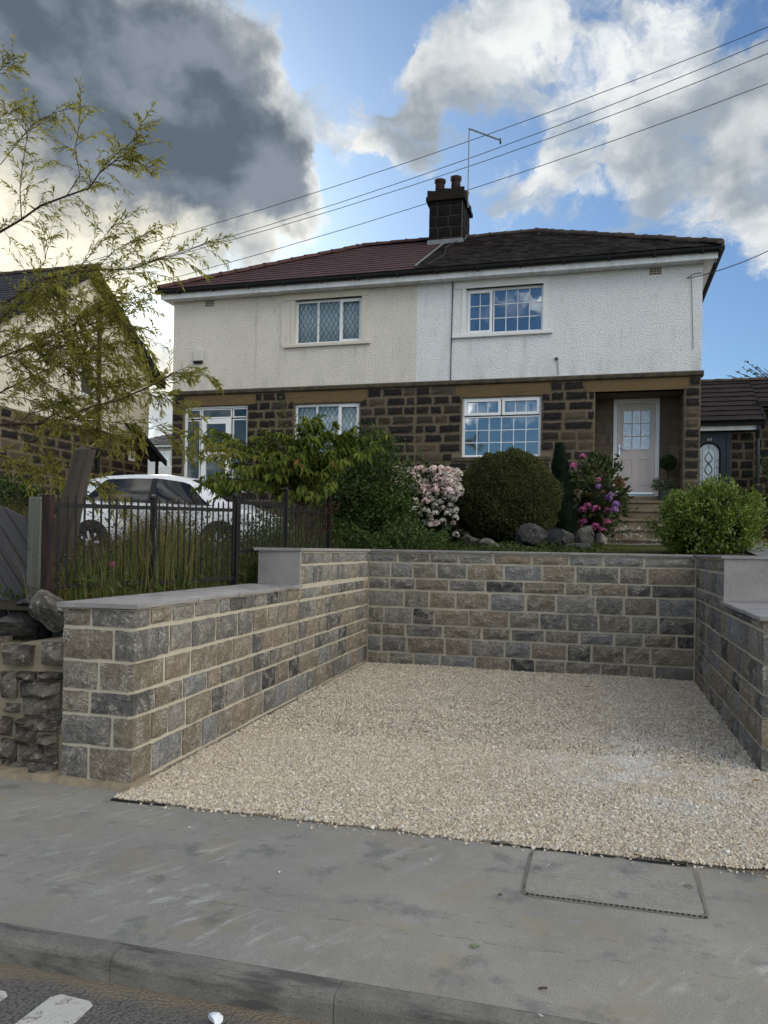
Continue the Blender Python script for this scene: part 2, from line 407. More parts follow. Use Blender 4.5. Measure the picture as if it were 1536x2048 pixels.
M_IRON = mat('black_railing_paint', lambda t: setb(t, t.mix(t.sm(t.noise(t.P, 30, 4), .62, .7), (.005, .005, .006), (.03, .018, .014)), .6, t.bump(t.noise(t.P, 60, 3), .2, .003), .35))
M_RUST = mat('rusted_post_paint', lambda t: setb(t, t.mix(t.sm(t.noise(t.scalev(t.P, 6, 6, 1), 4, 5), .42, .62), (.012, .011, .012), (.040, .018, .014)), .75, t.bump(t.noise(t.P, 60, 3), .3, .004), .25))
M_FLAKE = mat('flaking_post_paint', lambda t: setb(t, t.mix(t.sm(t.noise(t.scalev(t.P, 8, 8, 1), 5, 5), .60, .66), (.010, .010, .012), (.16, .15, .14)), .6, None, .3))
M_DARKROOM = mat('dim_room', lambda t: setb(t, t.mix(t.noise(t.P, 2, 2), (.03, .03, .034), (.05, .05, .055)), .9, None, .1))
M_LEAD = mat('lead_came', lambda t: setb(t, t.mix(t.noise(t.P, 20, 3), (.035, .04, .045), (.06, .065, .07)), .55, None, .4))
M_LEADFLASH = mat('lead_flashing', lambda t: setb(t, t.mix(t.noise(t.P, 6, 5), (.10, .115, .13), (.25, .265, .28)), .6, None, .4))
def f_net(t):
    wv = t.n('ShaderNodeTexWave', wave_type='BANDS', bands_direction='X'); t.put(wv.inputs[0], t.P)
    wv.inputs['Scale'].default_value = 4.3; wv.inputs['Distortion'].default_value = 2.5; wv.inputs['Detail'].default_value = 3
    setb(t, t.mix(wv.outputs['Fac'], (.74, .79, .79), (.90, .92, .91)), .95, None, .1)
M_NET = mat('net_curtain', f_net)
M_BLIND = mat('pale_blind', lambda t: setb(t, t.mix(t.noise(t.P, 3, 2), (.30, .33, .33), (.40, .43, .43)), .9, None, .1))

def glass(name, tint, refl, rough=.02, bump=None):
    def f(t):
        tr = t.n('ShaderNodeBsdfTransparent'); t.put(tr.inputs[0], tint)
        gl = t.n('ShaderNodeBsdfGlossy'); gl.inputs['Roughness'].default_value = rough; t.put(gl.inputs[0], (.9, .95, 1))
        if bump: t.put(gl.inputs['Normal'], t.bump(t.noise(rnd_off(t), bump[0], 3), bump[1], .01))
        else: t.put(gl.inputs['Normal'], t.bump(t.noise(rnd_off(t), 1.3, 2), .06, .05))
        lw = t.n('ShaderNodeLayerWeight'); lw.inputs[0].default_value = .35
        f_ = t.m('ADD', t.m('MULTIPLY', lw.outputs['Fresnel'], .8), refl, clamp=True)
        mx = t.n('ShaderNodeMixShader'); t.put(mx.inputs[0], f_)
        t.t.links.new(tr.outputs[0], mx.inputs[1]); t.t.links.new(gl.outputs[0], mx.inputs[2]); t.t.links.new(mx.outputs[0], t.out.inputs[0])
    return mat(name, f)
M_GLASS = glass('window_glass', (.95, .98, .98), .0)
M_GLASS2 = glass('reflecting_window_glass', (.55, .62, .66), .20)
M_OBSC = glass('obscured_glass', (.30, .45, .55), .55, .18, (70, .9))
M_CARGLASS = mat('car_glass', lambda t: setb(t, (.012, .014, .017), .06, None, .5))

def f_tile(c0, c1, moss=0):
    def f(t):
        n = t.noise(t.P, 7, 5, .6); n2 = t.noise(t.P, 60, 4)
        c = t.mix(t.isl, c0, c1); c = t.mix(t.sm(n, .35, .75, 0, .6), c, tuple(q * .55 for q in c0))
        if moss: c = t.mix(t.m('MULTIPLY', t.sm(t.noise(t.P, 2.5, 6, .65), .56, .70), moss), c, (.075, .06, .035))
        setb(t, c, .8, t.bump(n2, .4, .01), .25)
    return f
M_TILE_RED = mat('red_brown_tile', f_tile((.095, .046, .042), (.070, .034, .032)))
M_TILE_EDGE = mat('shaded_tile_edge', f_tile((.012, .008, .008), (.008, .006, .006)))  # tile noses coloured near black: shadow lines between courses, painted in
M_TILE_DARK = mat('dark_mossy_tile', f_tile((.026, .021, .019), (.045, .034, .029), .75))
M_TILE_BROWN = mat('dark_brown_tile', f_tile((.034, .024, .024), (.022, .017, .018)))
M_SLATE = mat('grey_slate', f_tile((.055, .055, .060), (.032, .033, .038), .4))
def f_ridge(t):
    n = t.noise(t.P, 9, 5, .6); c = t.mix(t.rnd, (.075, .055, .042), (.045, .036, .032))
    setb(t, t.mix(t.sm(n, .5, .7, 0, .8), c, (.10, .085, .055)), .88, t.bump(n, .5, .02), .2)
M_RIDGE = mat('lichened_ridge_tile', f_ridge)
M_POT = mat('chimney_pot_clay', lambda t: setb(t, t.mix(t.noise(t.P, 6, 5), (.060, .026, .020), (.020, .014, .012)), .85, None, .2))
M_CAP = mat('chimney_cap', lambda t: setb(t, t.mix(t.noise(t.P, 14, 6, .7), (.008, .007, .007), (.032, .026, .021)), .95, t.bump(t.noise(t.P, 24, 5), .8, .05), .2))
def f_chst(t):
    p = rnd_off(t); n = t.noise(p, 9, 5)
    setb(t, t.mix(n, (.003, .003, .004), (.010, .009, .009)), .9, t.bump(n, .6, .02), .2)
M_CHST = mat('black_chimney_stone', f_chst)
M_CHMORT = mat('chimney_mortar', f_mortar((.075, .064, .05)))
M_STEEL = mat('galvanised_steel', lambda t: setb(t, (.16, .17, .18), .45, None, .5, .6))
M_CABLE = mat('grey_cable', lambda t: setb(t, (.05, .053, .058), .6, None, .3))
M_CHROME = mat('polished_metal', lambda t: setb(t, (.75, .76, .78), .22, None, .5, .9))
M_DOOR = mat('taupe_door', lambda t: setb(t, t.mix(t.noise(t.P, 2, 3), (.66, .58, .55), (.60, .52, .49)), .45, None, .35))
M_DOOR49 = mat('anthracite_door', lambda t: setb(t, t.mix(t.noise(t.P, 4, 3), (.030, .042, .058), (.022, .032, .045)), .45, None, .35))
M_PLANTER = mat('blue_grey_planter', lambda t: setb(t, (.045, .062, .082), .5, None, .35))
M_FROST = mat('frosted_glass', lambda t: setb(t, t.mix(t.noise(t.P, 30, 3), (.50, .60, .66), (.62, .72, .77)), .3, None, .5))

def f_timber(c0, c1):
    def f(t):
        tc = t.n('ShaderNodeTexCoord').outputs['Object']
        g = t.noise(t.scalev(t.vm('ADD', tc, t.vm('SCALE', (3.1, 7.7, 5.3), t.rnd)), 1.2, 30, 30), 1.0, 5, .6, .8)
        k = t.sm(t.noise(tc, 6, 3), .66, .74)
        c = t.mix(g, c0, c1); c = t.mix(t.m('MULTIPLY', k, .6), c, tuple(q * .35 for q in c0))
        setb(t, c, .88, t.bump(g, .6, .012), .2)
    return f
M_PLANK = mat('weathered_plank', f_timber((.030, .029, .032), (.115, .11, .114)))
M_POSTWOOD = mat('grey_green_post', f_timber((.075, .078, .064), (.175, .175, .148)))
M_OLDTIMBER = mat('dark_old_timber', f_timber((.026, .022, .019), (.105, .088, .070)))

def f_rock(c0, c1):
    def f(t):
        p = rnd_off(t); n = t.noise(p, 5, 7, .62, .5); n2 = t.noise(p, 28, 5, .65)
        c = t.mix(t.sm(n, .36, .64), c0, c1); c = t.mix(t.sm(n2, .54, .68, 0, .6), c, tuple(min(.45, q * 2.4) for q in c1)); c = t.mix(t.sm(n2, .44, .34, 0, .6), c, tuple(q * .4 for q in c0))
        c = t.mix(t.sm(t.noise(p, 3, 4), .58, .7, 0, .3), c, (.12, .085, .05))
        setb(t, c, .92, t.bump(t.m('ADD', n, t.m('MULTIPLY', n2, .5)), .8, .04), .22)
    return f
M_ROCK = mat('grey_boulder', f_rock((.030, .029, .029), (.085, .080, .074)))
M_ROCKPALE = mat('pale_boulder', f_rock((.075, .068, .056), (.20, .185, .158)))
M_OLDSTONE = mat('old_wall_stone', f_rock((.050, .045, .040), (.165, .148, .122)))

def f_pave(t):
    p = t.P; s = t.n('ShaderNodeSeparateXYZ'); t.put(s.inputs[0], p); X, Y = s.outputs[0], s.outputs[1]
    n = t.noise(p, 1.6, 6, .6); n2 = t.noise(p, 190, 4, .7); n3 = t.noise(p, 16, 5, .6)
    c = t.ramp(n, [(.28, (.235, .225, .203)), (.5, (.31, .297, .266)), (.72, (.38, .362, .322))])
    c = t.mix(t.sm(n2, .40, .62, 0, .75), c, (.14, .134, .12)); sp = t.vor(p, 130); c = t.mix(t.sm(sp, .22, .10, 0, .7), c, (.42, .40, .36))
    c = t.mix(t.sm(n2, .68, .76, 0, .5), c, (.46, .45, .42))
    c = t.mix(t.sm(n3, .50, .78, 0, .35), c, (.36, .35, .325))
    c = t.mix(t.sm(t.noise(p, 2.7, 6, .65), .52, .64, 0, .55), c, (.27, .235, .165))
    c = t.mix(t.sm(t.noise(p, 3.3, 7, .66), .54, .66, 0, .6), c, (.125, .128, .128))
    # spilt lime and mortar dust scuffed along the path
    vr = t.n('ShaderNodeVectorRotate', rotation_type='Z_AXIS'); t.put(vr.inputs['Vector'], p); vr.inputs['Angle'].default_value = -1.05; q = t.scalev(vr.outputs[0], .9, 3.0, 1)
    dst = t.sm(t.noise(q, 5, 7, .68, .4), .50, .70)
    reg = None
    for (x, y, r, a) in ((-2.05, 3.9, .5, .5), (-1.95, 3.25, .5, 1.0), (-1.55, 3.0, .42, .9), (-1.9, 3.7, .25, 1.0), (.75, 3.35, .42, .6), (-2.6, 3.5, .6, .6), (-1.1, 2.95, .4, .5), (-3.2, 4.2, .6, .6), (-.9, 4.0, .5, .3), (.3, 3.1, .5, .35), (-2.6, 4.25, .5, .5)):
        d = t.vm('DISTANCE', p, (x, y, 0)); e = t.m('MULTIPLY', t.sm(d, r, 0.), a)
        reg = e if reg is None else t.m('MAXIMUM', reg, e)
    c = t.mix(t.m('MULTIPLY', t.m('MULTIPLY', dst, reg), .55), c, (.72, .71, .67))
    # fine cracks where old strips meet
    wob = t.m('MULTIPLY', t.m('SUBTRACT', t.noise(t.scalev(p, 3, 0, 0), 2, 6, .7), .5), .10)
    for (y0, x0, x1) in ((3.40, -3, 3), (3.24, -3, 3), (3.98, -9, -1.6)):
        ln = t.sm(t.m('ABSOLUTE', t.m('SUBTRACT', t.m('ADD', Y, wob), y0)), .006, .001)
        ln = t.m('MULTIPLY', ln, t.sm(t.noise(t.scalev(p, 2, 2, 2), 5, 4, .65), .46, .60))
        c = t.mix(t.m('MULTIPLY', ln, .6), c, (.085, .08, .072))
    h = t.m('ADD', t.m('MULTIPLY', n2, .35), t.m('MULTIPLY', n3, .5))
    setb(t, c, .9, t.bump(h, .4, .003), .25)
M_PAVE = mat('worn_concrete_path', f_pave)
def f_kerb(t):
    p = rnd_off(t); n = t.noise(p, 5, 6, .62); n2 = t.noise(p, 110, 4, .65)
    s = t.n('ShaderNodeSeparateXYZ'); t.put(s.inputs[0], t.P)
    c = t.ramp(n, [(.3, (.14, .135, .122)), (.6, (.215, .203, .178)), (.8, (.255, .235, .195))])
    c = t.mix(t.sm(t.noise(t.scalev(t.P, 1, 5, 4), 2.2, 6, .66), .48, .64, 0, .7), c, (.045, .045, .045))  # tyre scuffs
    c = t.mix(t.sm(n2, .45, .72, 0, .5), c, (.06, .058, .055))
    setb(t, c, .9, t.bump(t.m('ADD', n2, n), .5, .01), .25)
M_KERB = mat('kerb_concrete', f_kerb)
def f_road(t):
    p = t.P; n = t.noise(p, 2.4, 5, .6); v = t.vor(p, 75); n2 = t.noise(p, 150, 4)
    c = t.ramp(v, [(.15, (.19, .18, .165)), (.5, (.12, .117, .112)), (.8, (.06, .06, .061))])
    c = t.mix(n, c, t.mix(.5, c, (.15, .135, .11)))
    s = t.n('ShaderNodeSeparateXYZ'); t.put(s.inputs[0], p)
    silt = t.sm(t.m('ADD', s.outputs[1], t.m('MULTIPLY', t.m('SUBTRACT', t.noise(p, 5, 5), .5), .22)), 2.54, 2.66)
    c = t.mix(t.m('MULTIPLY', silt, .85), c, t.mix(n2, (.17, .14, .10), (.26, .215, .15)))
    setb(t, c, .88, t.bump(t.m('SUBTRACT', t.m('MULTIPLY', n2, .4), v), .7, .012), .3)
M_ROAD = mat('tarmac', f_road)
def f_paint(t):
    n = t.noise(t.P, 26, 6, .7); n2 = t.noise(t.scalev(t.P, 1, 3, 1), 14, 4)
    c = t.mix(t.sm(n, .54, .66), (.52, .50, .46), (.16, .15, .14)); c = t.mix(t.sm(n2, .55, .7, 0, .5), c, (.30, .26, .21))
    setb(t, c, .8, t.bump(n, .6, .006), .3)
M_PAINT = mat('worn_white_road_paint', f_paint)
def f_gravelbed(t):
    v = t.vor(t.P, 70, out='Color'); n = t.noise(t.P, 60, 4)
    c = t.mix(n, (.15, .125, .095), (.32, .28, .22))
    setb(t, c, .95, t.bump(t.vor(t.P, 80), .9, .015), .2)
M_GBED = mat('gravel_bed', f_gravelbed)
def f_gravel(t):
    c = t.ramp(t.isl, [(0, (.46, .38, .28)), (.16, (.64, .56, .44)), (.34, (.58, .495, .38)), (.5, (.71, .65, .55)), (.66, (.50, .43, .34)), (.78, (.63, .54, .42)),
                       (.88, (.38, .32, .25)), (.94, (.44, .43, .41)), (.975, (.74, .72, .67)), (1, (.24, .19, .14))], 'CONSTANT')
    n = t.noise(t.P, 55, 3); c = t.mix(t.sm(n, .35, .7, 0, .35), c, tuple((.36, .31, .24)))
    # limestone dust, a paler drift on the right of the bay
    d = t.vm('DISTANCE', t.scalev(t.P, 1, .62, 0), (.35, 3.75, 0)); dd = t.m('MULTIPLY', t.sm(d, 1.15, .15), t.sm(t.noise(t.P, 2.2, 5, .6), .42, .62))
    c = t.mix(t.m('MULTIPLY', dd, .55), c, (.66, .65, .63))
    setb(t, c, .92, None, .25)
M_GRAVEL = mat('limestone_chippings', f_gravel)
M_SOIL = mat('garden_soil', lambda t: setb(t, t.mix(t.noise(t.P, 6, 6, .65), (.030, .023, .016), (.075, .060, .038)), .95, t.bump(t.noise(t.P, 25, 5), .8, .05), .15))
M_LAWN = mat('lawn_turf', lambda t: setb(t, t.mix(t.noise(t.P, 8, 6, .65), (.060, .075, .022), (.115, .120, .045)), .95, t.bump(t.noise(t.P, 90, 4), .8, .03), .15))
M_FLAG = mat('grey_flagstones', lambda t: setb(t, t.mix(t.noise(t.P, 5, 6, .6), (.13, .13, .132), (.21, .21, .205)), .9, t.bump(t.noise(t.P, 50, 4), .3, .01), .25))
M_GROUND = mat('distant_grass', lambda t: setb(t, t.mix(t.noise(t.P, .2, 6), (.04, .055, .02), (.08, .09, .04)), .95, None, .1))
M_MEMB = mat('black_membrane', lambda t: setb(t, (.012, .012, .013), .7, None, .3))

def leafmat(name, stops, trans=.30, rough=.6, spec=.15):
    def f(t):
        n = t.noise(t.P, 2.3, 3)
        k = t.m('ADD', t.m('MULTIPLY', t.isl, .72), t.m('MULTIPLY', t.sm(n, .3, .7), .28))
        c = t.ramp(k, stops); setb(t, c, rough, None, spec)
        tl = t.n('ShaderNodeBsdfTranslucent'); t.put(tl.inputs[0], t.mix(1., c, (1.25, 1.25, .8), 'MULTIPLY'))
        mx = t.n('ShaderNodeMixShader'); mx.inputs[0].default_value = trans
        t.t.links.new(t.b.outputs[0], mx.inputs[1]); t.t.links.new(tl.outputs[0], mx.inputs[2]); t.t.links.new(mx.outputs[0], t.out.inputs[0])
    return mat(name, f)
L_WILLOW = leafmat('willow_leaf', [(0, (.085, .090, .018)), (.35, (.165, .165, .032)), (.7, (.24, .225, .045)), (1, (.30, .28, .08))], .35)
L_CHERRY = leafmat('drooping_leaf', [(0, (.042, .066, .013)), (.4, (.095, .135, .022)), (.75, (.165, .195, .034)), (.97, (.20, .20, .06)), (1, (.24, .08, .03))], .3)
L_DARK = leafmat('dark_evergreen_leaf', [(0, (.014, .030, .008)), (.5, (.038, .068, .016)), (.85, (.078, .118, .028)), (1, (.105, .135, .044))], .2, .6, .2)
L_BOX = leafmat('topiary_leaf', [(0, (.030, .038, .012)), (.5, (.062, .070, .022)), (.85, (.098, .102, .032)), (1, (.13, .13, .045))], .15)
L_CONIFER = leafmat('conifer_spray', [(0, (.008, .020, .012)), (.6, (.018, .036, .020)), (1, (.032, .055, .030))], .1)
L_BUSH = leafmat('glossy_bush_leaf', [(0, (.050, .085, .014)), (.45, (.115, .170, .022)), (.8, (.20, .25, .036)), (.97, (.25, .28, .07)), (1, (.26, .15, .06))], .25, .42, .45)
L_HYD = leafmat('hydrangea_leaf', [(0, (.020, .034, .012)), (.5, (.042, .060, .020)), (.85, (.070, .085, .030)), (1, (.10, .06, .03))], .2)
L_ACER = leafmat('red_acer_leaf', [(0, (.035, .007, .010)), (.6, (.075, .014, .018)), (1, (.12, .03, .03))], .3)
L_WEED = leafmat('weed_leaf', [(0, (.024, .042, .012)), (.5, (.052, .078, .020)), (1, (.095, .115, .035))], .25)
L_GRASS = leafmat('dry_grass_blade', [(0, (.045, .072, .016)), (.45, (.095, .115, .028)), (.7, (.17, .14, .055)), (1, (.22, .17, .085))], .3)
L_SEED = leafmat('seed_head', [(0, (.10, .060, .032)), (.6, (.17, .115, .060)), (1, (.09, .030, .025))], .2)
L_VARIEG = leafmat('variegated_leaf', [(0, (.05, .08, .04)), (.5, (.12, .16, .08)), (1, (.36, .38, .26))], .25)
L_PINK = leafmat('pale_pink_petal', [(0, (.62, .36, .38)), (.3, (.74, .53, .54)), (.65, (.80, .70, .68)), (1, (.76, .72, .82))], .25, .7)
L_CREAMFL = leafmat('fading_petal', [(0, (.62, .58, .48)), (.5, (.74, .71, .65)), (1, (.80, .75, .75))], .25, .7)
L_MAGENTA = leafmat('magenta_petal', [(0, (.34, .055, .17)), (.5, (.50, .13, .30)), (1, (.58, .24, .42))], .25, .7)
L_PURPLE = leafmat('purple_petal', [(0, (.24, .09, .36)), (.6, (.38, .19, .50)), (1, (.50, .30, .58))], .25, .7)
L_RUSTFL = leafmat('faded_brown_petal', [(0, (.075, .055, .025)), (.6, (.14, .09, .04)), (1, (.20, .09, .05))], .2, .8)
M_BARK = mat('dark_bark', lambda t: setb(t, t.mix(t.noise(t.scalev(t.P, 1, 1, .3), 40, 4), (.020, .015, .010), (.060, .044, .030)), .92, t.bump(t.noise(t.P, 50, 3), .5, .01), .15))
M_TWIG = mat('reddish_twig', lambda t: setb(t, t.mix(t.noise(t.P, 12, 4), (.030, .019, .013), (.095, .058, .032)), .8, None, .2))
M_STEM = mat('green_stem', lambda t: setb(t, (.055, .06, .022), .8, None, .2))
M_CORE = mat('shaded_core', lambda t: setb(t, t.mix(t.noise(t.P, 30, 4), (.010, .013, .006), (.022, .024, .011)), .95, None, .1))  # dark colour stands in for the shade inside bushes
M_CARPAINT = mat('white_car_paint', lambda t: (setb(t, (.78, .79, .81), .28, None, .5), t.put(t.b.inputs['Coat Weight'], .6)))
M_RUBBER = mat('tyre_rubber', lambda t: setb(t, (.014, .014, .015), .85, None, .2))
M_TRIM = mat('black_car_trim', lambda t: setb(t, (.012, .012, .013), .5, None, .35))
M_ALLOY = mat('alloy_wheel', lambda t: setb(t, (.42, .43, .45), .35, None, .5, .7))
M_REDLAMP = mat('red_lens', lambda t: setb(t, (.30, .012, .012), .2, None, .5))
M_CLEARLAMP = mat('clear_lens', lambda t: setb(t, (.5, .52, .55), .15, None, .5))
M_ALARM = mat('alarm_casing', lambda t: setb(t, (.52, .52, .46), .5, None, .3))
M_VENT = mat('air_brick_clay', lambda t: setb(t, t.mix(t.noise(t.P, 20, 3), (.5, .46, .40), (.40, .36, .30)), .9, None, .2))
M_VENTDARK = mat('air_brick_hole', lambda t: setb(t, (.01, .01, .01), .95, None, .1))
M_BRASS = mat('pale_number', lambda t: setb(t, (.62, .55, .48), .4, None, .5, .3))
M_PAPER = mat('crumpled_paper', lambda t: setb(t, t.mix(t.noise(t.P, 40, 3), (.66, .72, .76), (.78, .80, .82)), .8, None, .3))
M_GREENLEAF = mat('fallen_green_leaf', lambda t: setb(t, t.mix(t.noise(t.P, 50, 3), (.10, .15, .07), (.20, .24, .14)), .7, None, .3))
M_BROWNLEAF = mat('fallen_brown_leaf', lambda t: setb(t, t.mix(t.noise(t.P, 50, 3), (.07, .035, .018), (.13, .07, .035)), .8, None, .2))
M_ORANGELEAF = mat('fallen_orange_leaf', lambda t: setb(t, t.mix(t.noise(t.P, 50, 3), (.34, .13, .02), (.24, .09, .02)), .6, None, .3))
M_PEBBLE = mat('white_pebble', lambda t: setb(t, (.55, .54, .51), .8, None, .3))

WQ = [stone_mesh('stone', 4, 3, .05, .012, M_WSTONE) for _ in range(5)]
WS = [stone_mesh('stone', 4, 3, .20, .05, M_WSTONE) for _ in range(8)]
HS = [stone_mesh('stone', 4, 3, .20, .06, M_SOOT) for _ in range(8)]
PS = [stone_mesh('stone', 2, 2, .05, .08, M_PORCH, .02) for _ in range(4)]
CS = [stone_mesh('stone', 3, 2, .12, .07, M_CHST) for _ in range(4)]
OS = [stone_mesh('stone', 4, 3, .30, .12, M_OLDSTONE, .09) for _ in range(8)]
GS = [stone_mesh('stone', 2, 2, .2, .07, M_SOOT) for _ in range(3)]

def lay_courses(parent, A, B, courses, lens, meshes, depth=.11, gap=.023, first=None, last=None, proud=.0, holes=(), lead=0.0, fill=None):
    """courses of stones on the face from A to B (plan points; the face looks to the right hand of A->B turned back, i.e. -Y for A->B along +X).
    holes: (s0, s1, z0, z1) openings along the face"""
    A = np.array(A, float); B = np.array(B, float); u = B - A; Lr = np.linalg.norm(u); u /= Lr
    ang = math.atan2(u[1], u[0]); n = np.array([u[1], -u[0]])
    for ci, (z1, z0) in enumerate(courses):
        if z1 - z0 < .02: continue
        zc = (z0 + z1) / 2; hh = z1 - z0
        # intervals free of openings at this course
        iv = [(lead, Lr)]
        for (a, b, c, d) in holes:
            if c < zc < d:
                nv = []
                for (p, q) in iv:
                    if a > p: nv.append((p, min(a, q)))
                    if b < q: nv.append((max(b, p), q))
                iv = [(p, q) for p, q in nv if q - p > .04]
        for (p, q) in iv:
            s = p
            while s < q - .03:
                l = random.uniform(*lens)
                if s == p and random.random() < .5: l *= .62
                e = min(s + l, q)
                if q - e < lens[0] * .45: e = q
                ln = e - s - gap
                if ln > .03:
                    c2 = A + u * (s + (e - s) / 2) - n * (depth / 2 - proud - .004)
                    inst('stone', random.choice(meshes), parent, (c2[0], c2[1], zc), (ln * random.uniform(.965, 1.0), depth + random.uniform(0, .012), hh * random.uniform(.93, 1.0)), ang, (random.uniform(-.010, .004), random.uniform(-.010, .010), ang + random.uniform(-.006, .006)))
                s = e
# ------------------------------------------------------------------ ground, road, pavement
def S(name, o): o['kind'] = 'structure'; return o
def sheet(name, x0, y0, x1, y1, z, m, nx=1, ny=1):
    V = [(x0 + (x1 - x0) * i / nx, y0 + (y1 - y0) * j / ny, z) for j in range(ny + 1) for i in range(nx + 1)]
    F = [(j * (nx + 1) + i, j * (nx + 1) + i + 1, (j + 1) * (nx + 1) + i + 1, (j + 1) * (nx + 1) + i) for j in range(ny) for i in range(nx)]
    return link(name, np_mesh(name, V, F), m)
S('ground', sheet('ground', -900, -900, 900, 1500, -.32, M_GROUND))
S('road', sheet('road', -40, -6, 40, 2.70, -.10, M_ROAD))
pv = MB().box(-40, 2.795, -.2, 40, 4.70, 0).obj('pavement', M_PAVE); pv['kind'] = 'structure'
fp = MB().box(-40, -8, -.2, 40, -6.1, 0).obj('pavement', M_PAVE); fp['kind'] = 'structure'

# kerb: one stone after the other, rounded arris, open joints
kerb = D.objects.new('kerb', None); COL.objects.link(kerb); kerb['kind'] = 'structure'
kme = MB()
prof = [(2.682, -.2), (2.686, -.03), (2.692, -.014), (2.703, -.003), (2.718, .0005), (2.79, .002), (2.79, -.2)]
kme.loft([[(x, y, z) for y, z in prof] for x in (-.4562, .4562)])
kmesh = kme.mesh('kerb_stone'); kmesh.materials.append(M_KERB)
for k in range(-14, 14):
    inst('kerb_stone', kmesh, kerb, (-.895 + .4575 + k * .915, random.uniform(-.003, .003), random.uniform(-.003, .003)))
# road markings: short worn dashes
mk = MB()
for x0, x1, s in ((-3.15, -2.82, 0), (-2.62, -2.12, 0), (-2.0, -1.76, 0)):
    pass
def dash(poly, lab):
    o = MB().prism(poly, -.0985, -.0945).obj('road_marking', M_PAINT); o['kind'] = 'structure'; return o
dash([(-1.965, 2.30), (-1.765, 2.30), (-1.775, 2.53), (-1.80, 2.548), (-1.93, 2.556), (-1.955, 2.53)], '')
dash([(-2.32, 2.30), (-2.13, 2.30), (-2.115, 2.49), (-2.14, 2.51), (-2.28, 2.515), (-2.31, 2.48)], '')

# manhole frame and cover let into the pavement
mh = thing('manhole_cover', 'rectangular concrete filled access cover with rounded corners set in the grey pavement', 'manhole cover', (0.075, 4.015, 0))
def rrect(hx, hy, r, n=4):
    P = []
    for cx, cy, a in ((hx - r, hy - r, 0), (-hx + r, hy - r, 90), (-hx + r, -hy + r, 180), (hx - r, -hy + r, 270)):
        for q in range(n + 1):
            t = math.radians(a + 90 * q / n); P.append((cx + r * math.cos(t), cy + r * math.sin(t)))
    return P
MB().prism(rrect(.405, .285, .05), .0015, .0045).obj('frame', M_KERB, mh)
f2 = MB()
inner = rrect(.394, .274, .045)
f2.prism(inner, .0045, .0075); f2.obj('lid', M_PAVE, mh)
tooth = MB()
for k in range(34):
    x = -.385 + k * .0235; tooth.box(x, -.2835, .0045, x + .011, -.2745, .0082)
tooth.obj('rim_teeth', M_MEMB, mh)
silt = MB()
o_, i_ = rrect(.417, .297, .06), rrect(.405, .285, .05)
n = len(o_)
silt.add([(p[0] + random.uniform(-.008, .008), p[1] + random.uniform(-.006, .006), .0022) for p in o_] + [(p[0], p[1], .0042) for p in i_], [(i, (i + 1) % n, n + (i + 1) % n, n + i) for i in range(n)])
silt.obj('silt_edge', mat('silt', lambda t: setb(t, t.mix(t.noise(t.P, 30, 4), (.11, .10, .08), (.22, .20, .155)), .95)), mh)
for x in (-.355, .355):
    kh = MB().lathe([(.024, .0), (.024, .0015), (.014, .0016), (.013, -.002)], x, .035, 12, .0076).obj('keyhole', M_KERB, mh)

# gravel bed and chippings
gb = MB().prism([(-2.93, 4.34), (2.7, 4.34), (2.7, 6.38), (1.17, 6.38), (1.17, 10.62), (-3.14, 10.62)], .001, .008).obj('gravel_bed', M_GBED); gb['kind'] = 'structure'
mem = MB()
for a, b, y0 in ((-2.93, -2.55, 4.318), (-.55, -.2, 4.325), (-.2, .1, 4.328), (.15, .45, 4.325)):
    k = 8; xs = np.linspace(a, b, k)
    mem.loft([[(x, y0 + random.uniform(-.012, .004), .0052), (x, 4.36, .0055), (x, 4.36, .0085), (x, y0 + .004, .0062)] for x in xs])
mem.obj('membrane_edge', M_MEMB)['kind'] = 'stuff'
tag(D.objects['membrane_edge'], 'torn black membrane strip showing under the edge of the chippings')
def in_bay(x, y):
    xl = -2.93 - .21 * (y - 4.55) / 6.07
    return ((x > xl + .01) & (x < 1.16) & (y > 4.335) & (y < 10.6)) | ((x >= 1.16) & (x < 2.65) & (y > 4.335) & (y < 6.36))
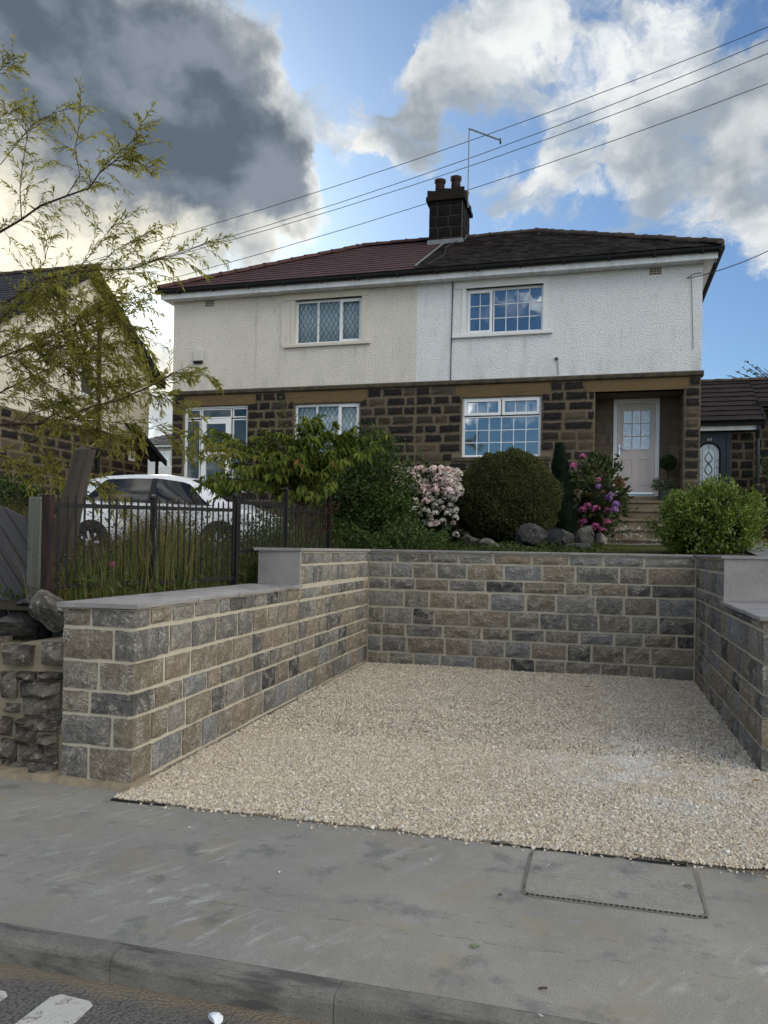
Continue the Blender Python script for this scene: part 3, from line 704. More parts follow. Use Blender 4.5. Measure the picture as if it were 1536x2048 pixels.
def chips(n, x0, x1, y0, y1, sz, full):
    # jittered grid for even cover
    st = math.sqrt((x1 - x0) * (y1 - y0) / n)
    gx, gy = np.meshgrid(np.arange(x0, x1, st), np.arange(y0, y1, st)); x = gx.ravel(); y = gy.ravel()
    x = x + rng.uniform(-.6, .6, len(x)) * st; y = y + rng.uniform(-.6, .6, len(y)) * st
    # ragged front edge
    edge = 4.335 + .018 * np.sin(x * 9) + .012 * np.sin(x * 23 + 1) + .006 * np.sin(x * 61)
    k = in_bay(x, y) & (y > edge); x, y = x[k], y[k]; n = len(x)
    zb = .010 + .006 * np.sin(x * 3.1 + y * 1.3) + .006 * np.sin(y * 5 - x * 2) + .004 * np.sin(x * 13) * np.sin(y * 11)
    zb = np.maximum(zb, .006)
    s = sz * np.exp(np.clip(rng.normal(0, .32, n), -.8, .5))
    ax = np.stack([s * rng.uniform(.75, 1.25, n), s * rng.uniform(.55, .95, n), s * rng.uniform(.35, .7, n)], 1) * .5
    q = rng.normal(size=(n, 4)); q[:, 1:3] *= .55; q /= np.linalg.norm(q, axis=1, keepdims=True)
    w_, a, b, c = q.T
    Rm = np.stack([np.stack([1 - 2 * (b * b + c * c), 2 * (a * b - w_ * c), 2 * (a * c + w_ * b)], -1),
                   np.stack([2 * (a * b + w_ * c), 1 - 2 * (a * a + c * c), 2 * (b * c - w_ * a)], -1),
                   np.stack([2 * (a * c - w_ * b), 2 * (b * c + w_ * a), 1 - 2 * (a * a + b * b)], -1)], 1)
    if full:
        B8 = np.array([(-1, -1, -1), (1, -1, -1), (1, 1, -1), (-1, 1, -1), (-1, -1, 1), (1, -1, 1), (1, 1, 1), (-1, 1, 1)], float)
        F = np.array([(0, 3, 2, 1), (4, 5, 6, 7), (0, 1, 5, 4), (1, 2, 6, 5), (2, 3, 7, 6), (3, 0, 4, 7)])
        L = B8[None] * (1 + rng.uniform(-.38, .12, (n, 8, 1))) + rng.uniform(-.18, .18, (n, 8, 3))
    else:
        B8 = np.array([(-1, 0, 0), (0, -1, 0), (1, 0, 0), (0, 1, 0), (0, 0, -1), (0, 0, 1)], float) * 1.2
        F = np.array([(0, 1, 5), (1, 2, 5), (2, 3, 5), (3, 0, 5), (1, 0, 4), (2, 1, 4), (3, 2, 4), (0, 3, 4)])
        L = B8[None] + rng.uniform(-.35, .35, (n, 6, 3))
    V = np.einsum('nij,nkj->nki', Rm, L * ax[:, None, :]) + np.stack([x, y, zb + s * .1], 1)[:, None, :]
    k = len(B8); F = (np.arange(n)[:, None, None] * k + F[None]).reshape(-1, F.shape[1])
    return V.reshape(-1, 3), F
V, F = chips(108000, -3.0, 2.65, 4.33, 6.4, .0145, True)
# chippings kicked out over the edge of the path
k = 170; sx_ = rng.uniform(-2.8, 2.6, k); sy_ = 4.33 - np.abs(rng.normal(0, .03, k)) - .3 * (rng.random(k) < .08) * rng.random(k)
B8 = np.array([(-1, -1, -1), (1, -1, -1), (1, 1, -1), (-1, 1, -1), (-1, -1, 1), (1, -1, 1), (1, 1, 1), (-1, 1, 1)], float)
ss = .0055 * np.exp(rng.normal(0, .35, k)); Vs = B8[None] * (1 + rng.uniform(-.4, .1, (k, 8, 1))) * ss[:, None, None] * np.array([1.2, .8, .6]); a_ = rng.uniform(0, 6.3, k)
Vs = np.stack([Vs[..., 0] * np.cos(a_)[:, None] - Vs[..., 1] * np.sin(a_)[:, None], Vs[..., 0] * np.sin(a_)[:, None] + Vs[..., 1] * np.cos(a_)[:, None], Vs[..., 2]], -1) + np.stack([sx_, sy_, ss * .6 + .002], 1)[:, None]
Fs = (np.arange(k)[:, None, None] * 8 + np.array([(0, 3, 2, 1), (4, 5, 6, 7), (0, 1, 5, 4), (1, 2, 6, 5), (2, 3, 7, 6), (3, 0, 4, 7)])[None]).reshape(-1, 4)
F = np.concatenate([F, Fs + len(V)]); V = np.concatenate([V, Vs.reshape(-1, 3)])
g1 = link('gravel', np_mesh('gravel', V, F), M_GRAVEL); tag(g1, 'pale buff limestone chippings covering the open parking bay', None, None, 'stuff')
V, F = chips(72000, -3.2, 1.17, 6.4, 10.62, .020, False)
g2 = link('gravel', np_mesh('gravel', V, F), M_GRAVEL); tag(g2, 'pale buff limestone chippings at the back of the bay', None, None, 'stuff')

# ------------------------------------------------------------------ garden ground
def hgt(x, y):
    x = np.asarray(x, float); y = np.asarray(y, float)
    left = 1.12 + .022 * (y - 4.6)
    back = 1.50 + .045 * np.clip(y - 10.8, 0, 7)
    right = 1.08 + .17 * np.clip(y - 7.4, 0, 2.6) + .04 * np.clip(y - 10, 0, 8)
    kl = np.clip((x + 5.0) / 1.4, 0, 1) * np.clip((y - 8.3) / 1.6, 0, 1)
    z = left * (1 - kl) + back * kl
    kr = np.clip((x - .6) / 1.0, 0, 1)
    z = z * (1 - kr) + right * kr
    return z + .02 * np.sin(x * 2.3) * np.sin(y * 1.9) * np.clip((y - 8) / 3, 0, 1) 
GX = np.arange(-16, 9.01, .25); GY = np.concatenate([[4.72, 4.9], np.arange(5.05, 30.1, .25)])
gx, gy = np.meshgrid(GX, GY); gz = hgt(gx, gy)
V = np.stack([gx.ravel(), gy.ravel(), gz.ravel()], 1); nx = len(GX); F = []
for j in range(len(GY) - 1):
    for i in range(nx - 1):
        xc = (GX[i] + GX[i + 1]) / 2; yc = (GY[j] + GY[j + 1]) / 2
        if -3.45 < xc < 1.75 and yc < 10.95: continue
        if xc >= 1.5 and yc < 6.9: continue
        F.append((j * nx + i, j * nx + i + 1, (j + 1) * nx + i + 1, (j + 1) * nx + i))
S('garden_soil', link('garden_soil', np_mesh('garden_soil', V, F, True), M_SOIL))
# lawn and flagged path at the foot of the steps, driveway behind the railing
def drape(name, x0, x1, y0, y1, m, dz, st=.25):
    xs = np.arange(x0, x1 + .01, st); ys = np.arange(y0, y1 + .01, st); a, b = np.meshgrid(xs, ys)
    V = np.stack([a.ravel(), b.ravel(), hgt(a, b).ravel() + dz], 1); k = len(xs)
    F = [(j * k + i, j * k + i + 1, (j + 1) * k + i + 1, (j + 1) * k + i) for j in range(len(ys) - 1) for i in range(k - 1)]
    o = link(name, np_mesh(name, V, F, True), m); o['kind'] = 'structure'; return o
drape('lawn', -.2, 1.6, 12.6, 16.1, M_LAWN, .03)
drape('path', -.2, 1.9, 16.1, 17.4, M_FLAG, .035)
drape('path', 2.0, 3.6, 10.0, 17.0, M_FLAG, .03)
drape('lawn', 3.6, 7.0, 10.0, 17.0, M_LAWN, .03)
drape('driveway', -12.5, -5.0, 11.5, 15.5, M_FLAG, .03)

# ------------------------------------------------------------------ the new stone walls round the bay
xl = lambda y: -2.93 - .21 * (y - 4.55) / 6.07
YF, YB, YR, XR = 4.55, 10.62, 6.37, 1.17
ys_step = 7.74
C_LOW = [(1.165, 1.058), (1.032, .838), (.815, .640), (.617, .478), (.456, .268), (.248, .048), (.026, -.06)]
C_HIGH = [(1.545, 1.43), (1.408, 1.215)]
C_BACK = [(1.545, 1.43), (1.408, 1.215), (1.192, 1.05), (1.025, .81), (.787, .58), (.558, .41), (.388, .185), (.162, -.05)]

def coping(parent, pts, z, width_in, width_out, th=.032):
    """slabs along plan line pts[0]->pts[1]; width_in to the right-hand (face) side"""
    A, B = np.array(pts[0], float), np.array(pts[1], float); u = B - A; L = np.linalg.norm(u); u /= L
    n = np.array([u[1], -u[0]]); k = max(1, round(L / .82)); s = 0
    cuts = [0] + [L * (q + random.uniform(-.12, .12)) / k for q in range(1, k)] + [L]
    for a, b in zip(cuts[:-1], cuts[1:]):
        mb = MB(); m_ = max(2, int((b - a) / .12)); ring = []
        for q in range(m_ + 1):
            s = a + .004 + (b - a - .008) * q / m_
            e1 = width_in + random.uniform(-.011, .009); e2 = width_out + random.uniform(-.006, .006)
            p1 = A + u * s + n * e1; p2 = A + u * s - n * e2; c = .006
            ring.append([(p1[0], p1[1], z - th + random.uniform(0, .004)), (p1[0] - n[0] * -.002, p1[1] - n[1] * -.002, z - c), (p1[0] - n[0] * c, p1[1] - n[1] * c, z), (p2[0], p2[1], z), (p2[0], p2[1], z - th)])
        mb.loft(ring); mb.obj('coping_slab', M_COPE, parent)

# left wall
wl = thing('stone_wall', 'new coursed stone side wall on the left, stepping down towards the pavement', 'wall', (-3.2, 7.5, 0))
wl_o = wl
for o in (wl,): o.location = (0, 0, 0)
r = .007
low = MB().prism([(xl(YF) - .04, YF + r), (xl(YF) - r, YF + .04), (xl(ys_step) - r, ys_step), (-3.52, ys_step), (-3.47, YF + r)], -.1, 1.172)
low.obj('mortar', M_MORTAR, wl)
MB().prism([(xl(ys_step) - r, ys_step + .03), (xl(YB) - r, YB + .1), (-3.60, YB + .1), (-3.52, ys_step + .03)], -.1, 1.562).obj('mortar', M_MORTAR, wl)
# front face of the pillar, quoins turning the corner
for (z1, z0) in C_LOW[:6]:
    s = -3.478; q0 = random.uniform(.16, .30); e = xl(YF)
    spl = random.choice([(.52,), (.72, ), (.34, .80), (.40,)])
    xs = [s] + [s + (e - s) * f for f in spl] + [e]
    for a, b in zip(xs[:-1], xs[1:]):
        lastq = b == xs[-1]; dep = q0 if lastq else .12
        inst('stone', random.choice(WQ if lastq else WS), wl, ((a + b) / 2 + (.007 if lastq else -.002), YF - .004 + dep / 2, (z0 + z1) / 2), (b - a - (.012 if lastq else .022), dep, z1 - z0))
    lay_courses(wl, (xl(YF + q0), YF + q0 + .012), (xl(YB), YB), [(z1, z0)], (.20, .44), WS)
lay_courses(wl, (xl(YF), YF + .1), (xl(YB), YB), C_LOW[6:], (.2, .44), WS)
lay_courses(wl, (xl(ys_step), ys_step + .035), (xl(YB), YB), C_HIGH, (.22, .42), WS)
coping(wl, ((xl(YF), YF - .035), (xl(ys_step), ys_step)), 1.21, .035, .555)
coping(wl, ((xl(ys_step), ys_step - .03), (xl(YB), YB + .32)), 1.596, .035, .50)
# grey slab closing the step
sl_ = MB().box(-3.50, ys_step - .01, 1.212, xl(ys_step) + .012, ys_step + .028, 1.562).obj('riser_slab', M_COPE, wl)

# back wall
wb = thing('stone_wall', 'new coursed stone wall across the back of the gravel bay, holding up the garden', 'wall', (0, 0, 0))
MB().prism([(xl(YB) + .004, YB + r), (XR - .004, YB + r), (XR - .004, YB + .3), (xl(YB) + .004, YB + .3)], -.1, 1.562).obj('mortar', M_MORTAR, wb)
lay_courses(wb, (xl(YB) + .01, YB), (XR - .01, YB), C_BACK, (.30, .55), WS)
coping(wb, ((xl(YB) + .045, YB), (XR - .045, YB)), 1.596, .035, .32)

# right wall
wr = thing('stone_wall', 'new coursed stone side wall on the right, with a lower stepped front end', 'wall', (0, 0, 0))
YS2 = 8.30
MB().prism([(XR + r, YR + .04), (XR + .04, YR + r), (5.5, YR + r), (5.5, YR + .4), (1.75, YR + .4), (1.75, YS2), (XR + r, YS2)], -.1, 1.115).obj('mortar', M_MORTAR, wr)
MB().prism([(XR + r, YS2 + .03), (1.75, YS2 + .03), (1.75, YB + .3), (XR + r, YB + .3)], -.1, 1.562).obj('mortar', M_MORTAR, wr)
C_R = [(1.105, 1.05), (1.025, .81), (.787, .58), (.558, .41), (.388, .185), (.162, -.05)]
for (z1, z0) in C_R:
    q0 = random.uniform(.14, .28)
    lay_courses(wr, (XR, YB), (XR, YR + q0 + .012), [(z1, z0)], (.22, .46), WS)
    qx = XR + random.uniform(.3, .5)
    inst('stone', random.choice(WQ), wr, ((XR + qx) / 2 - .007, YR - .004 + q0 / 2, (z0 + z1) / 2), (qx - XR - .012, q0, z1 - z0))
    lay_courses(wr, (qx, YR), (3.2, YR), [(z1, z0)], (.28, .5), WS)
lay_courses(wr, (XR, YB), (XR, YS2 + .035), [(1.545, 1.43), (1.408, 1.185)], (.26, .44), WS)
lay_courses(wr, (XR, YS2), (XR, YR + .1), [(1.165 - .06, 1.05)], (.26, .44), WS) if False else None
lay_courses(wr, (XR, YB), (XR, YS2 + .035), [(1.165, 1.05)], (.24, .42), WS)
coping(wr, ((XR, YS2), (XR, YR - .035)), 1.15, .035, .58)
coping(wr, ((1.76, YR), (5.5, YR)), 1.15, .035, .44)
coping(wr, ((XR, YB + .3), (XR, YS2 - .03)), 1.596, .035, .58)
MB().box(XR - .008, YS2 - .01, 1.152, 1.76, YS2 + .028, 1.562).obj('riser_slab', M_COPE, wr)
MB().box(-3.5, YF - .03, -.06, xl(YF) + .03, YF + .2, .035).obj('footing', M_OMORTAR, wl, bevel=.02)

# ------------------------------------------------------------------ old rubble wall on the left
ow = thing('rubble_wall', 'old rough rubble wall of dark stones roughly pointed, left of the new pillar', 'wall', (0, 0, 0))
mb = MB(); rows = 9; ring = []
for x in np.linspace(-9, -3.485, 34):
    top = .93 + .05 * math.sin(x * 5) + random.uniform(-.03, .03)
    ring.append([(x, 4.64, -.1), (x, 4.625, .3), (x, 4.635, .6), (x, 4.68, top), (x, 5.05, top), (x, 5.05, -.1)])
mb.loft(ring).obj('mortar', M_OMORTAR, ow)
zz = [(0, 4.64), (0, 4.6)]
pix = [(5, 1290, 62, 1332), (82, 1285, 130, 1332), (0, 1342, 36, 1398), (38, 1344, 72, 1362), (74, 1346, 130, 1360), (34, 1364, 130, 1398), (44, 1396, 126, 1436), (10, 1406, 42, 1424), (0, 1432, 26, 1472),
       (30, 1436, 68, 1456), (72, 1440, 122, 1464), (28, 1458, 74, 1490), (76, 1470, 118, 1492), (36, 1490, 90, 1524), (92, 1494, 118, 1526), (58, 1526, 114, 1562), (0, 1476, 34, 1520), (0, 1524, 54, 1570)]
for (a, b, c, d) in pix:
    p, q = atY(a, d, 4.62), atY(c, b, 4.62)
    inst('stone', random.choice(OS), ow, ((p[0] + q[0]) / 2, 4.70, (p[2] + q[2]) / 2), ((q[0] - p[0]) * .93, .2, (q[2] - p[2]) * .90), 0, (random.uniform(-.05, .05), random.uniform(-.05, .05), random.uniform(-.1, .1)))
x = -4.05
while x > -8.9:
    z = -.02; 
    wdt = random.uniform(.2, .42)
    while z < .88:
        h = random.uniform(.09, .2); ww = wdt * random.uniform(.75, 1.05)
        inst('stone', random.choice(OS), ow, (x - wdt / 2 + random.uniform(-.02, .02), 4.70, z + h / 2), (ww - .03, .2, h - .035), 0, (0, random.uniform(-.06, .06), random.uniform(-.1, .1)))
        z += h
    x -= wdt
MB().loft([[(x, 4.45 + random.uniform(0, .06), -.05), (x, 4.52, .02 + random.uniform(0, .03)), (x, 4.6, .05), (x, 4.75, .06), (x, 4.75, -.05)] for x in np.linspace(-4.6, -2.92, 26)]).obj('mortar_spill', M_OMORTAR, ow)

def boulder(label, c, r, m=M_ROCK, rz=0, ry=0, name='boulder', seed=0, cat='rock', sub=3, group=None):
    rg = np.random.default_rng(seed + 5); import bmesh
    bm = bmesh.new(); bmesh.ops.create_icosphere(bm, subdivisions=sub, radius=1.6)
    pl = [(nrm_(rg.normal(size=3)), rg.uniform(.5, .86)) for _ in range(10)]
    for v in bm.verts:
        p = np.array(v.co)
        for nn, dd in pl:
            k = p @ nn
            if k > dd: p = p - nn * (k - dd)
        p = p * (1 + rg.uniform(-.018, .018)); v.co = Vector(p * np.array(r))
    me = D.meshes.new(name); bm.to_mesh(me); bm.free()
    o = link(name, me, m); o.location = c; o.rotation_euler = (0, ry, rz)
    return tag(o, label, cat, group)
p = atY(40, 1264, 4.85); boulder('rounded mottled boulder sitting on the old rubble wall in front of the plank gate', (p[0], 4.85, 1.03), (.17, .14, .115), M_ROCK, .2, 0, seed=1)
p = atY(108, 1242, 4.86); boulder('large pale angular boulder leaning against the new pillar', (p[0] + .045, 4.9, 1.06), (.155, .13, .165), M_ROCKPALE, .5, -.5, seed=12)
p = atY(85, 1222, 5.1); boulder('flat dark slab of stone lying behind the pale boulder by the gate post', (p[0], 5.1, 1.11), (.16, .13, .06), M_ROCK, .1, -.15, seed=3)
# ------------------------------------------------------------------ the pair of houses
YH = 17.6; HX0, HP, HX1 = -10.37, -4.14, 1.96
ZB, ZS, ZT = 2.0, 5.33, 7.74     # ground, string course, top of the wall
def wall_cells(mb, x0, x1, z0, z1, y0, y1, holes):
    """wall in the XZ plane with rectangular openings, as upright strips"""
    xs = sorted({x0, x1, *[min(max(h[0], x0), x1) for h in holes], *[min(max(h[1], x0), x1) for h in holes]})
    for a, b in zip(xs[:-1], xs[1:]):
        hs = sorted([h for h in holes if h[0] < (a + b) / 2 < h[1]], key=lambda h: h[2]); z = z0
        for h in hs:
            if h[2] > z: mb.box(a, y0, z, b, y1, h[2])
            z = max(z, h[3])
        if z < z1: mb.box(a, y0, z, b, y1, z1)
    return mb
def ring(mb, x0, x1, z0, z1, y0, y1, w):
    mb.box(x0, y0, z0, x0 + w, y1, z1); mb.box(x1 - w, y0, z0, x1, y1, z1)
    mb.box(x0 + w, y0, z0, x1 - w, y1, z0 + w); mb.box(x0 + w, y0, z1 - w, x1 - w, y1, z1)
PANE = MB().box(-.5, -.5, -.5, .5, .5, .5).mesh('pane')
_pane = {}
def pane_mesh(m):
    if m.name not in _pane:
        q = PANE.copy(); q.materials.append(m); _pane[m.name] = q
    return _pane[m.name]
def window(parent, x0, x1, z0, z1, y, lights, frame_m=M_UPVC, glass_m=M_GLASS, lead=False, bars=True, fw=.05, label=None, curtain=M_NET, cur=None, name='window'):
    """lights: (x0,x1,z0,z1,nx,nz,opening) in fractions of the frame"""
    mb = MB(); ring(mb, x0, x1, z0, z1, y, y + .07, fw)
    W_, H_ = x1 - x0, z1 - z0
    wnd = None; cells = []; gb = MB(); ld = MB()
    for (a, b, c, d, nx, nz, op) in lights:
        lx0, lx1, lz0, lz1 = x0 + a * W_, x0 + b * W_, z0 + c * H_, z0 + d * H_
        if op: ring(mb, lx0 + .004, lx1 - .004, lz0 + .004, lz1 - .004, y - .022, y + .05, .058); k = .062
        else:
            k = .024
            ring(mb, lx0 - .002, lx1 + .002, lz0 - .002, lz1 + .002, y + .003, y + .055, k)
        gx0, gx1, gz0, gz1 = lx0 + k, lx1 - k, lz0 + k, lz1 - k
        bw = .016
        cw, ch = (gx1 - gx0) / nx, (gz1 - gz0) / nz
        for i in range(nx):
            for j in range(nz):
                cells.append((gx0 + cw * i, gx0 + cw * (i + 1), gz0 + ch * j, gz0 + ch * (j + 1)))
        if bars:
            for i in range(1, nx): gb.box(gx0 + cw * i - bw / 2, y + .014, gz0, gx0 + cw * i + bw / 2, y + .046, gz1)
            for j in range(1, nz): gb.box(gx0, y + .016, gz0 + ch * j - bw / 2, gx1, y + .044, gz0 + ch * j + bw / 2)
        if lead:
            px, pz = .118, .205
            # diamond lattice of cames
            for sgn in (1, -1):
                k0 = -int((gz1 - gz0) / pz) - 2; k1 = int((gx1 - gx0) / px) + int((gz1 - gz0) / pz) + 3
                for q in range(k0, k1):
                    # line x = gx0 + q*px + sgn*(z-gz0)*px/pz
                    pts = []
                    zz0, zz1 = gz0, gz1
                    xx = lambda z: gx0 + q * px + sgn * (z - gz0) * px / pz
                    zi = [gz0, gz1, gz0 + (gx0 - gx0 - q * px) * pz / (sgn * px), gz0 + (gx1 - gx0 - q * px) * pz / (sgn * px)]
                    zi = sorted(z for z in zi if gz0 - 1e-6 <= z <= gz1 + 1e-6 and gx0 - 1e-6 <= xx(z) <= gx1 + 1e-6)
                    if len(zi) >= 2 and zi[-1] - zi[0] > .02: ld.bar((xx(zi[0]), y + .0235 + sgn * .001, zi[0]), (xx(zi[-1]), y + .0235 + sgn * .001, zi[-1]), .009, .006, (0, 1, 0))
    wnd = mb.obj(name, frame_m, parent)
    if label: wnd['label'] = label
    for (a, b, c, d) in cells:
        inst('pane', pane_mesh(glass_m), wnd, ((a + b) / 2, y + .03, (c + d) / 2), (b - a, .005, d - c))
    if gb.V: gb.obj('glazing_bar', frame_m, wnd)
    if ld.V: ld.obj('lead_lattice', M_LEAD, wnd)
    for (a, b, zt, zb, mm) in (cur or ()):
        n = max(6, int((b - a) * W_ / .03)); V = []
        for i in range(n + 1):
            x = x0 + (a + (b - a) * i / n) * W_; yy = y + .095 + .014 * math.sin(i * 1.9) + .008 * math.sin(i * .7)
            V.append([(x, yy, z0 + zb * H_), (x, yy, z0 + zt * H_), (x, yy + .004, z0 + zt * H_), (x, yy + .004, z0 + zb * H_)])
        MB().loft(V).obj('curtain', mm, wnd, True)
    return wnd

cream = thing('semi_detached_house', 'cream rendered left half of the pair, with leaded diamond windows and a red-brown tiled roof', 'house', (0, 0, 0))
white = thing('semi_detached_house', 'white rendered right half of the pair, with a taupe front door up stone steps', 'house', (0, 0, 0))

CW = (-7.14, -5.46, 6.45, 7.50); WW = (-3.02, -1.30, 6.46, 7.49)      # upper windows
CL = (-7.11, -5.48, 3.72, 5.02); WL = (-3.06, -1.31, 3.70, 5.03)      # lower windows
CD = (-10.05, -8.33, 2.85, 5.05); PO = (-.17, 1.64, 2.0, 5.06)        # cream entrance, white porch
for h, x0, x1, up, lows, m in ((cream, HX0, HP, CW, [CL, CD], M_CREAM), (white, HP, HX1, WW, [WL, PO], M_WHITE)):
    wall_cells(MB(), x0, x1, 5.425, ZT, YH, YH + .27, [up]).obj('upper_wall', m, h)
    wall_cells(MB(), x0, x1, 1.4, ZS, YH + .012, YH + .27, lows).obj('lower_wall', M_HMORTAR, h)
box('side_wall', HX1 - .27, YH + .272, 5.425, HX1, YH + 7.4, ZT, M_WHITE, white)
box('side_wall', HX1 - .27, YH + .272, 1.4, HX1 - .01, YH + 7.4, ZS, M_HMORTAR, white)
box('side_wall', HX0, YH + .272, 5.425, HX0 + .27, YH + 7.4, ZT, M_CREAM, cream)
box('side_wall', HX0 + .01, YH + .272, 1.4, HX0 + .27, YH + 7.4, ZS, M_HMORTAR, cream)
box('back_wall', HX0, YH + 7.402, 1.4, HP, YH + 7.6, ZT, M_CREAM, cream); box('back_wall', HP, YH + 7.402, 1.4, HX1, YH + 7.6, ZT, M_WHITE, white)
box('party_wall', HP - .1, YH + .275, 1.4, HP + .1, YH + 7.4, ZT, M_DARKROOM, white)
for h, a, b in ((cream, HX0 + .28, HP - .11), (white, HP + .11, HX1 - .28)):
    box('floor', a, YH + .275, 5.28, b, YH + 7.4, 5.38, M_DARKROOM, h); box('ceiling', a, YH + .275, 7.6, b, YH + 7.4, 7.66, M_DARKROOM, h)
# pale reveals round the upper windows: lintel, jambs, sill
for h, (x0, x1, z0, z1), m, lx in ((cream, CW, M_SMCREAM, (-7.38, -5.30)), (white, WW, M_SMWHITE, (-3.29, -1.15))):
    box('lintel', lx[0], YH - .022, z1 + .0, lx[1], YH + .1, z1 + .215, m, h, .006)
    box('sill', lx[0] - .02, YH - .075, z0 - .085, lx[1] + .06, YH + .1, z0 - .012, m, h, .008)
    box('jamb', x0 - .09, YH - .012, z0 - .012, x0 + .004, YH + .12, z1, m, h); box('jamb', x1 - .004, YH - .012, z0 - .012, x1 + .09, YH + .12, z1, m, h)
# string course in long stones
for h, x0, x1 in ((cream, HX0 - .05, HP), (white, HP, HX1 + .05)):
    x = x0
    while x < x1 - .01:
        e = min(x + random.uniform(1.2, 2.0), x1)
        if x1 - e < .5: e = x1
        MB().loft([[(q, YH - .062, 5.345), (q, YH - .066, 5.40), (q, YH - .04, 5.432), (q, YH + .2, 5.436), (q, YH + .2, 5.325), (q, YH - .045, 5.325)] for q in (x + .003, e - .003)]).obj('string_course', M_STRING, h)
        x = e
# lower stonework
def courses(z0, z1, pitch=.217):
    out = []; z = z1
    while z > z0: out.append((z - .007, z - pitch + .014)); z -= pitch
    return out
CC = courses(2.2, 5.322)
lint = [(-10.0, -8.12, 5.05, 5.33), (-7.32, -5.30, 5.03, 5.33)]
hc = [(h[0] - HX0, h[1] - HX0, h[2], h[3]) for h in lint + [CL, CD]]
lay_courses(cream, (HX0, YH), (HP, YH), CC, (.28, .56), HS, .12, .024, holes=hc)
lintw = [(-3.22, -1.12, 5.04, 5.33), (-.38, 1.72, 5.06, 5.33)]
lw = [(h[0] - HP, h[1] - HP, h[2], h[3]) for h in lintw + [WL]] + [(PO[0] - HP, PO[1] - HP, 1.0, 5.2)]
lay_courses(white, (HP, YH), (HX1, YH), CC, (.28, .56), HS, .12, .024, holes=lw + [(-3.26 - HP, -1.06 - HP, 3.58, 3.72)])
for h, ls in ((cream, lint), (white, lintw)):
    for (a, b, c, d) in ls:
        box('lintel', a, YH - .006, c, b, YH + .2, d - .008, M_LINTEL, h, .008)
box('sill', -3.24, YH - .06, 3.60, -1.08, YH + .1, 3.69, M_STRING, white, .01)
box('sill', -7.3, YH - .06, 3.62, -5.3, YH + .1, 3.71, M_STRING, cream, .01)
# corner pier returns
lay_courses(white, (HX1, YH + .13), (HX1, YH + 7.3), CC[:13], (.3, .55), GS, .1, .03) if False else None

# ---- windows
tri = lambda a, b: [(0.02, a, .03, .97, 1, 1, False), (a, b, .03, .97, 1, 1, False), (b, .985, .02, .98, 1, 1, True)]
window(cream, *CW, YH + .10, tri(.335, .665), lead=True, cur=[(.02, .98, .97, .03, M_NET)], label='upper leaded window with net curtains')
window(cream, *CL, YH + .09, tri(.335, .675), lead=True, cur=[(.02, .98, .97, .03, M_NET)], label='lower leaded window with net curtains, half hidden by leaves')
window(white, *WW, YH + .10, [(.015, .345, .03, .97, 2, 3, True), (.355, .985, .03, .97, 4, 3, False)], glass_m=M_GLASS2, cur=[(.02, .10, .97, .03, M_NET), (.90, .98, .97, .03, M_NET)], label='upper white window of small square panes')
window(white, *WL, YH + .07, [(.02, .495, .70, .98, 3, 1, True), (.505, .98, .70, .98, 3, 1, True), (.02, .98, .02, .68, 6, 3, False)], glass_m=M_GLASS2,
       cur=[(.02, .98, .97, .69, M_BLIND), (.02, .07, .66, .03, M_NET)], label='lower white window of small square panes with two top lights')
# ---- cream house entrance: upvc door with side lights
x0, x1, z0, z1 = CD
ent = window(cream, x0, x1, z0, z1, YH + .08, [(.02, .245, .87, .97, 1, 1, False), (.265, .735, .87, .97, 1, 1, False), (.755, .98, .87, .97, 1, 1, False),
             (.02, .245, .03, .85, 1, 1, False), (.755, .98, .03, .85, 1, 1, False)], curtain=None, label='white entrance screen with glazed side lights', name='door_screen')
box('recess_back', x0 - .1, YH + 1.1, 2.0, x1 + .1, YH + 1.15, 5.28, M_BLIND, cream)
dx0, dx1 = x0 + .27 * 1.72, x0 + .73 * 1.72
db = MB(); ring(db, dx0, dx1, 2.90, 4.745, YH + .055, YH + .11, .13); db.box(dx0 + .13, YH + .058, 3.72, dx1 - .13, YH + .108, 3.93)
dr = db.obj('door', M_UPVC, cream); dr['label'] = 'white glazed front door with a letterbox'
for (c, d) in ((3.03, 3.72), (3.93, 4.615)): inst('pane', pane_mesh(M_GLASS), dr, ((dx0 + dx1) / 2, YH + .082, (c + d) / 2), (dx1 - dx0 - .26, .006, d - c))
lb = MB(); ring(lb, dx0 + .24, dx1 - .24, 3.79, 3.86, YH + .048, YH + .0575, .012); lb.obj('letterbox', M_LEAD, dr)
box('handle', dx1 - .075, YH + .03, 3.62, dx1 - .045, YH + .054, 3.86, M_CHROME, dr, .004)
MB().box(x0 - .05, YH + .02, 2.6, x1 + .05, YH + .3, 2.845).obj('door_step', M_STEP, cream)

# ---- white house porch: reveals, back wall, ceiling, door
PY = YH + .92
box('porch_floor', -.17, YH - .02, 2.35, 1.64, PY + .2, 2.72, M_STEP, white)
box('threshold', .20, PY - .32, 2.722, 1.3, PY + .1, 2.86, M_STEP, white, .01)
box('porch_ceiling', -.18, YH + .2, 5.062, 1.65, PY + .2, 5.12, M_PORCH, white)
MB().box(-.42, YH + .275, 2.0, -.182, PY + .2, 5.3).box(1.652, YH + .275, 2.0, 1.685, PY + .2, 5.3).box(-.18, PY + .012, 2.36, .23, PY + .2, 5.06).box(1.215, PY + .012, 2.36, 1.65, PY + .2, 5.06).obj('porch_wall', M_HMORTAR, white)
PC = courses(2.70, 5.06, .262)
def porch_st(A, B, lens): lay_courses(white, A, B, PC, lens, PS, .06, .014)
porch_st((-.168, PY), (.226, PY), (.2, .42)); porch_st((1.22, PY), (1.64, PY), (.2, .42))
porch_st((1.640, PY - .01), (1.640, YH + .14), (.25, .5)); porch_st((-.17, YH + .14), (-.17, PY - .01), (.25, .5))
fx0, fx1, fz0, fz1 = .23, 1.215, 2.865, 5.058
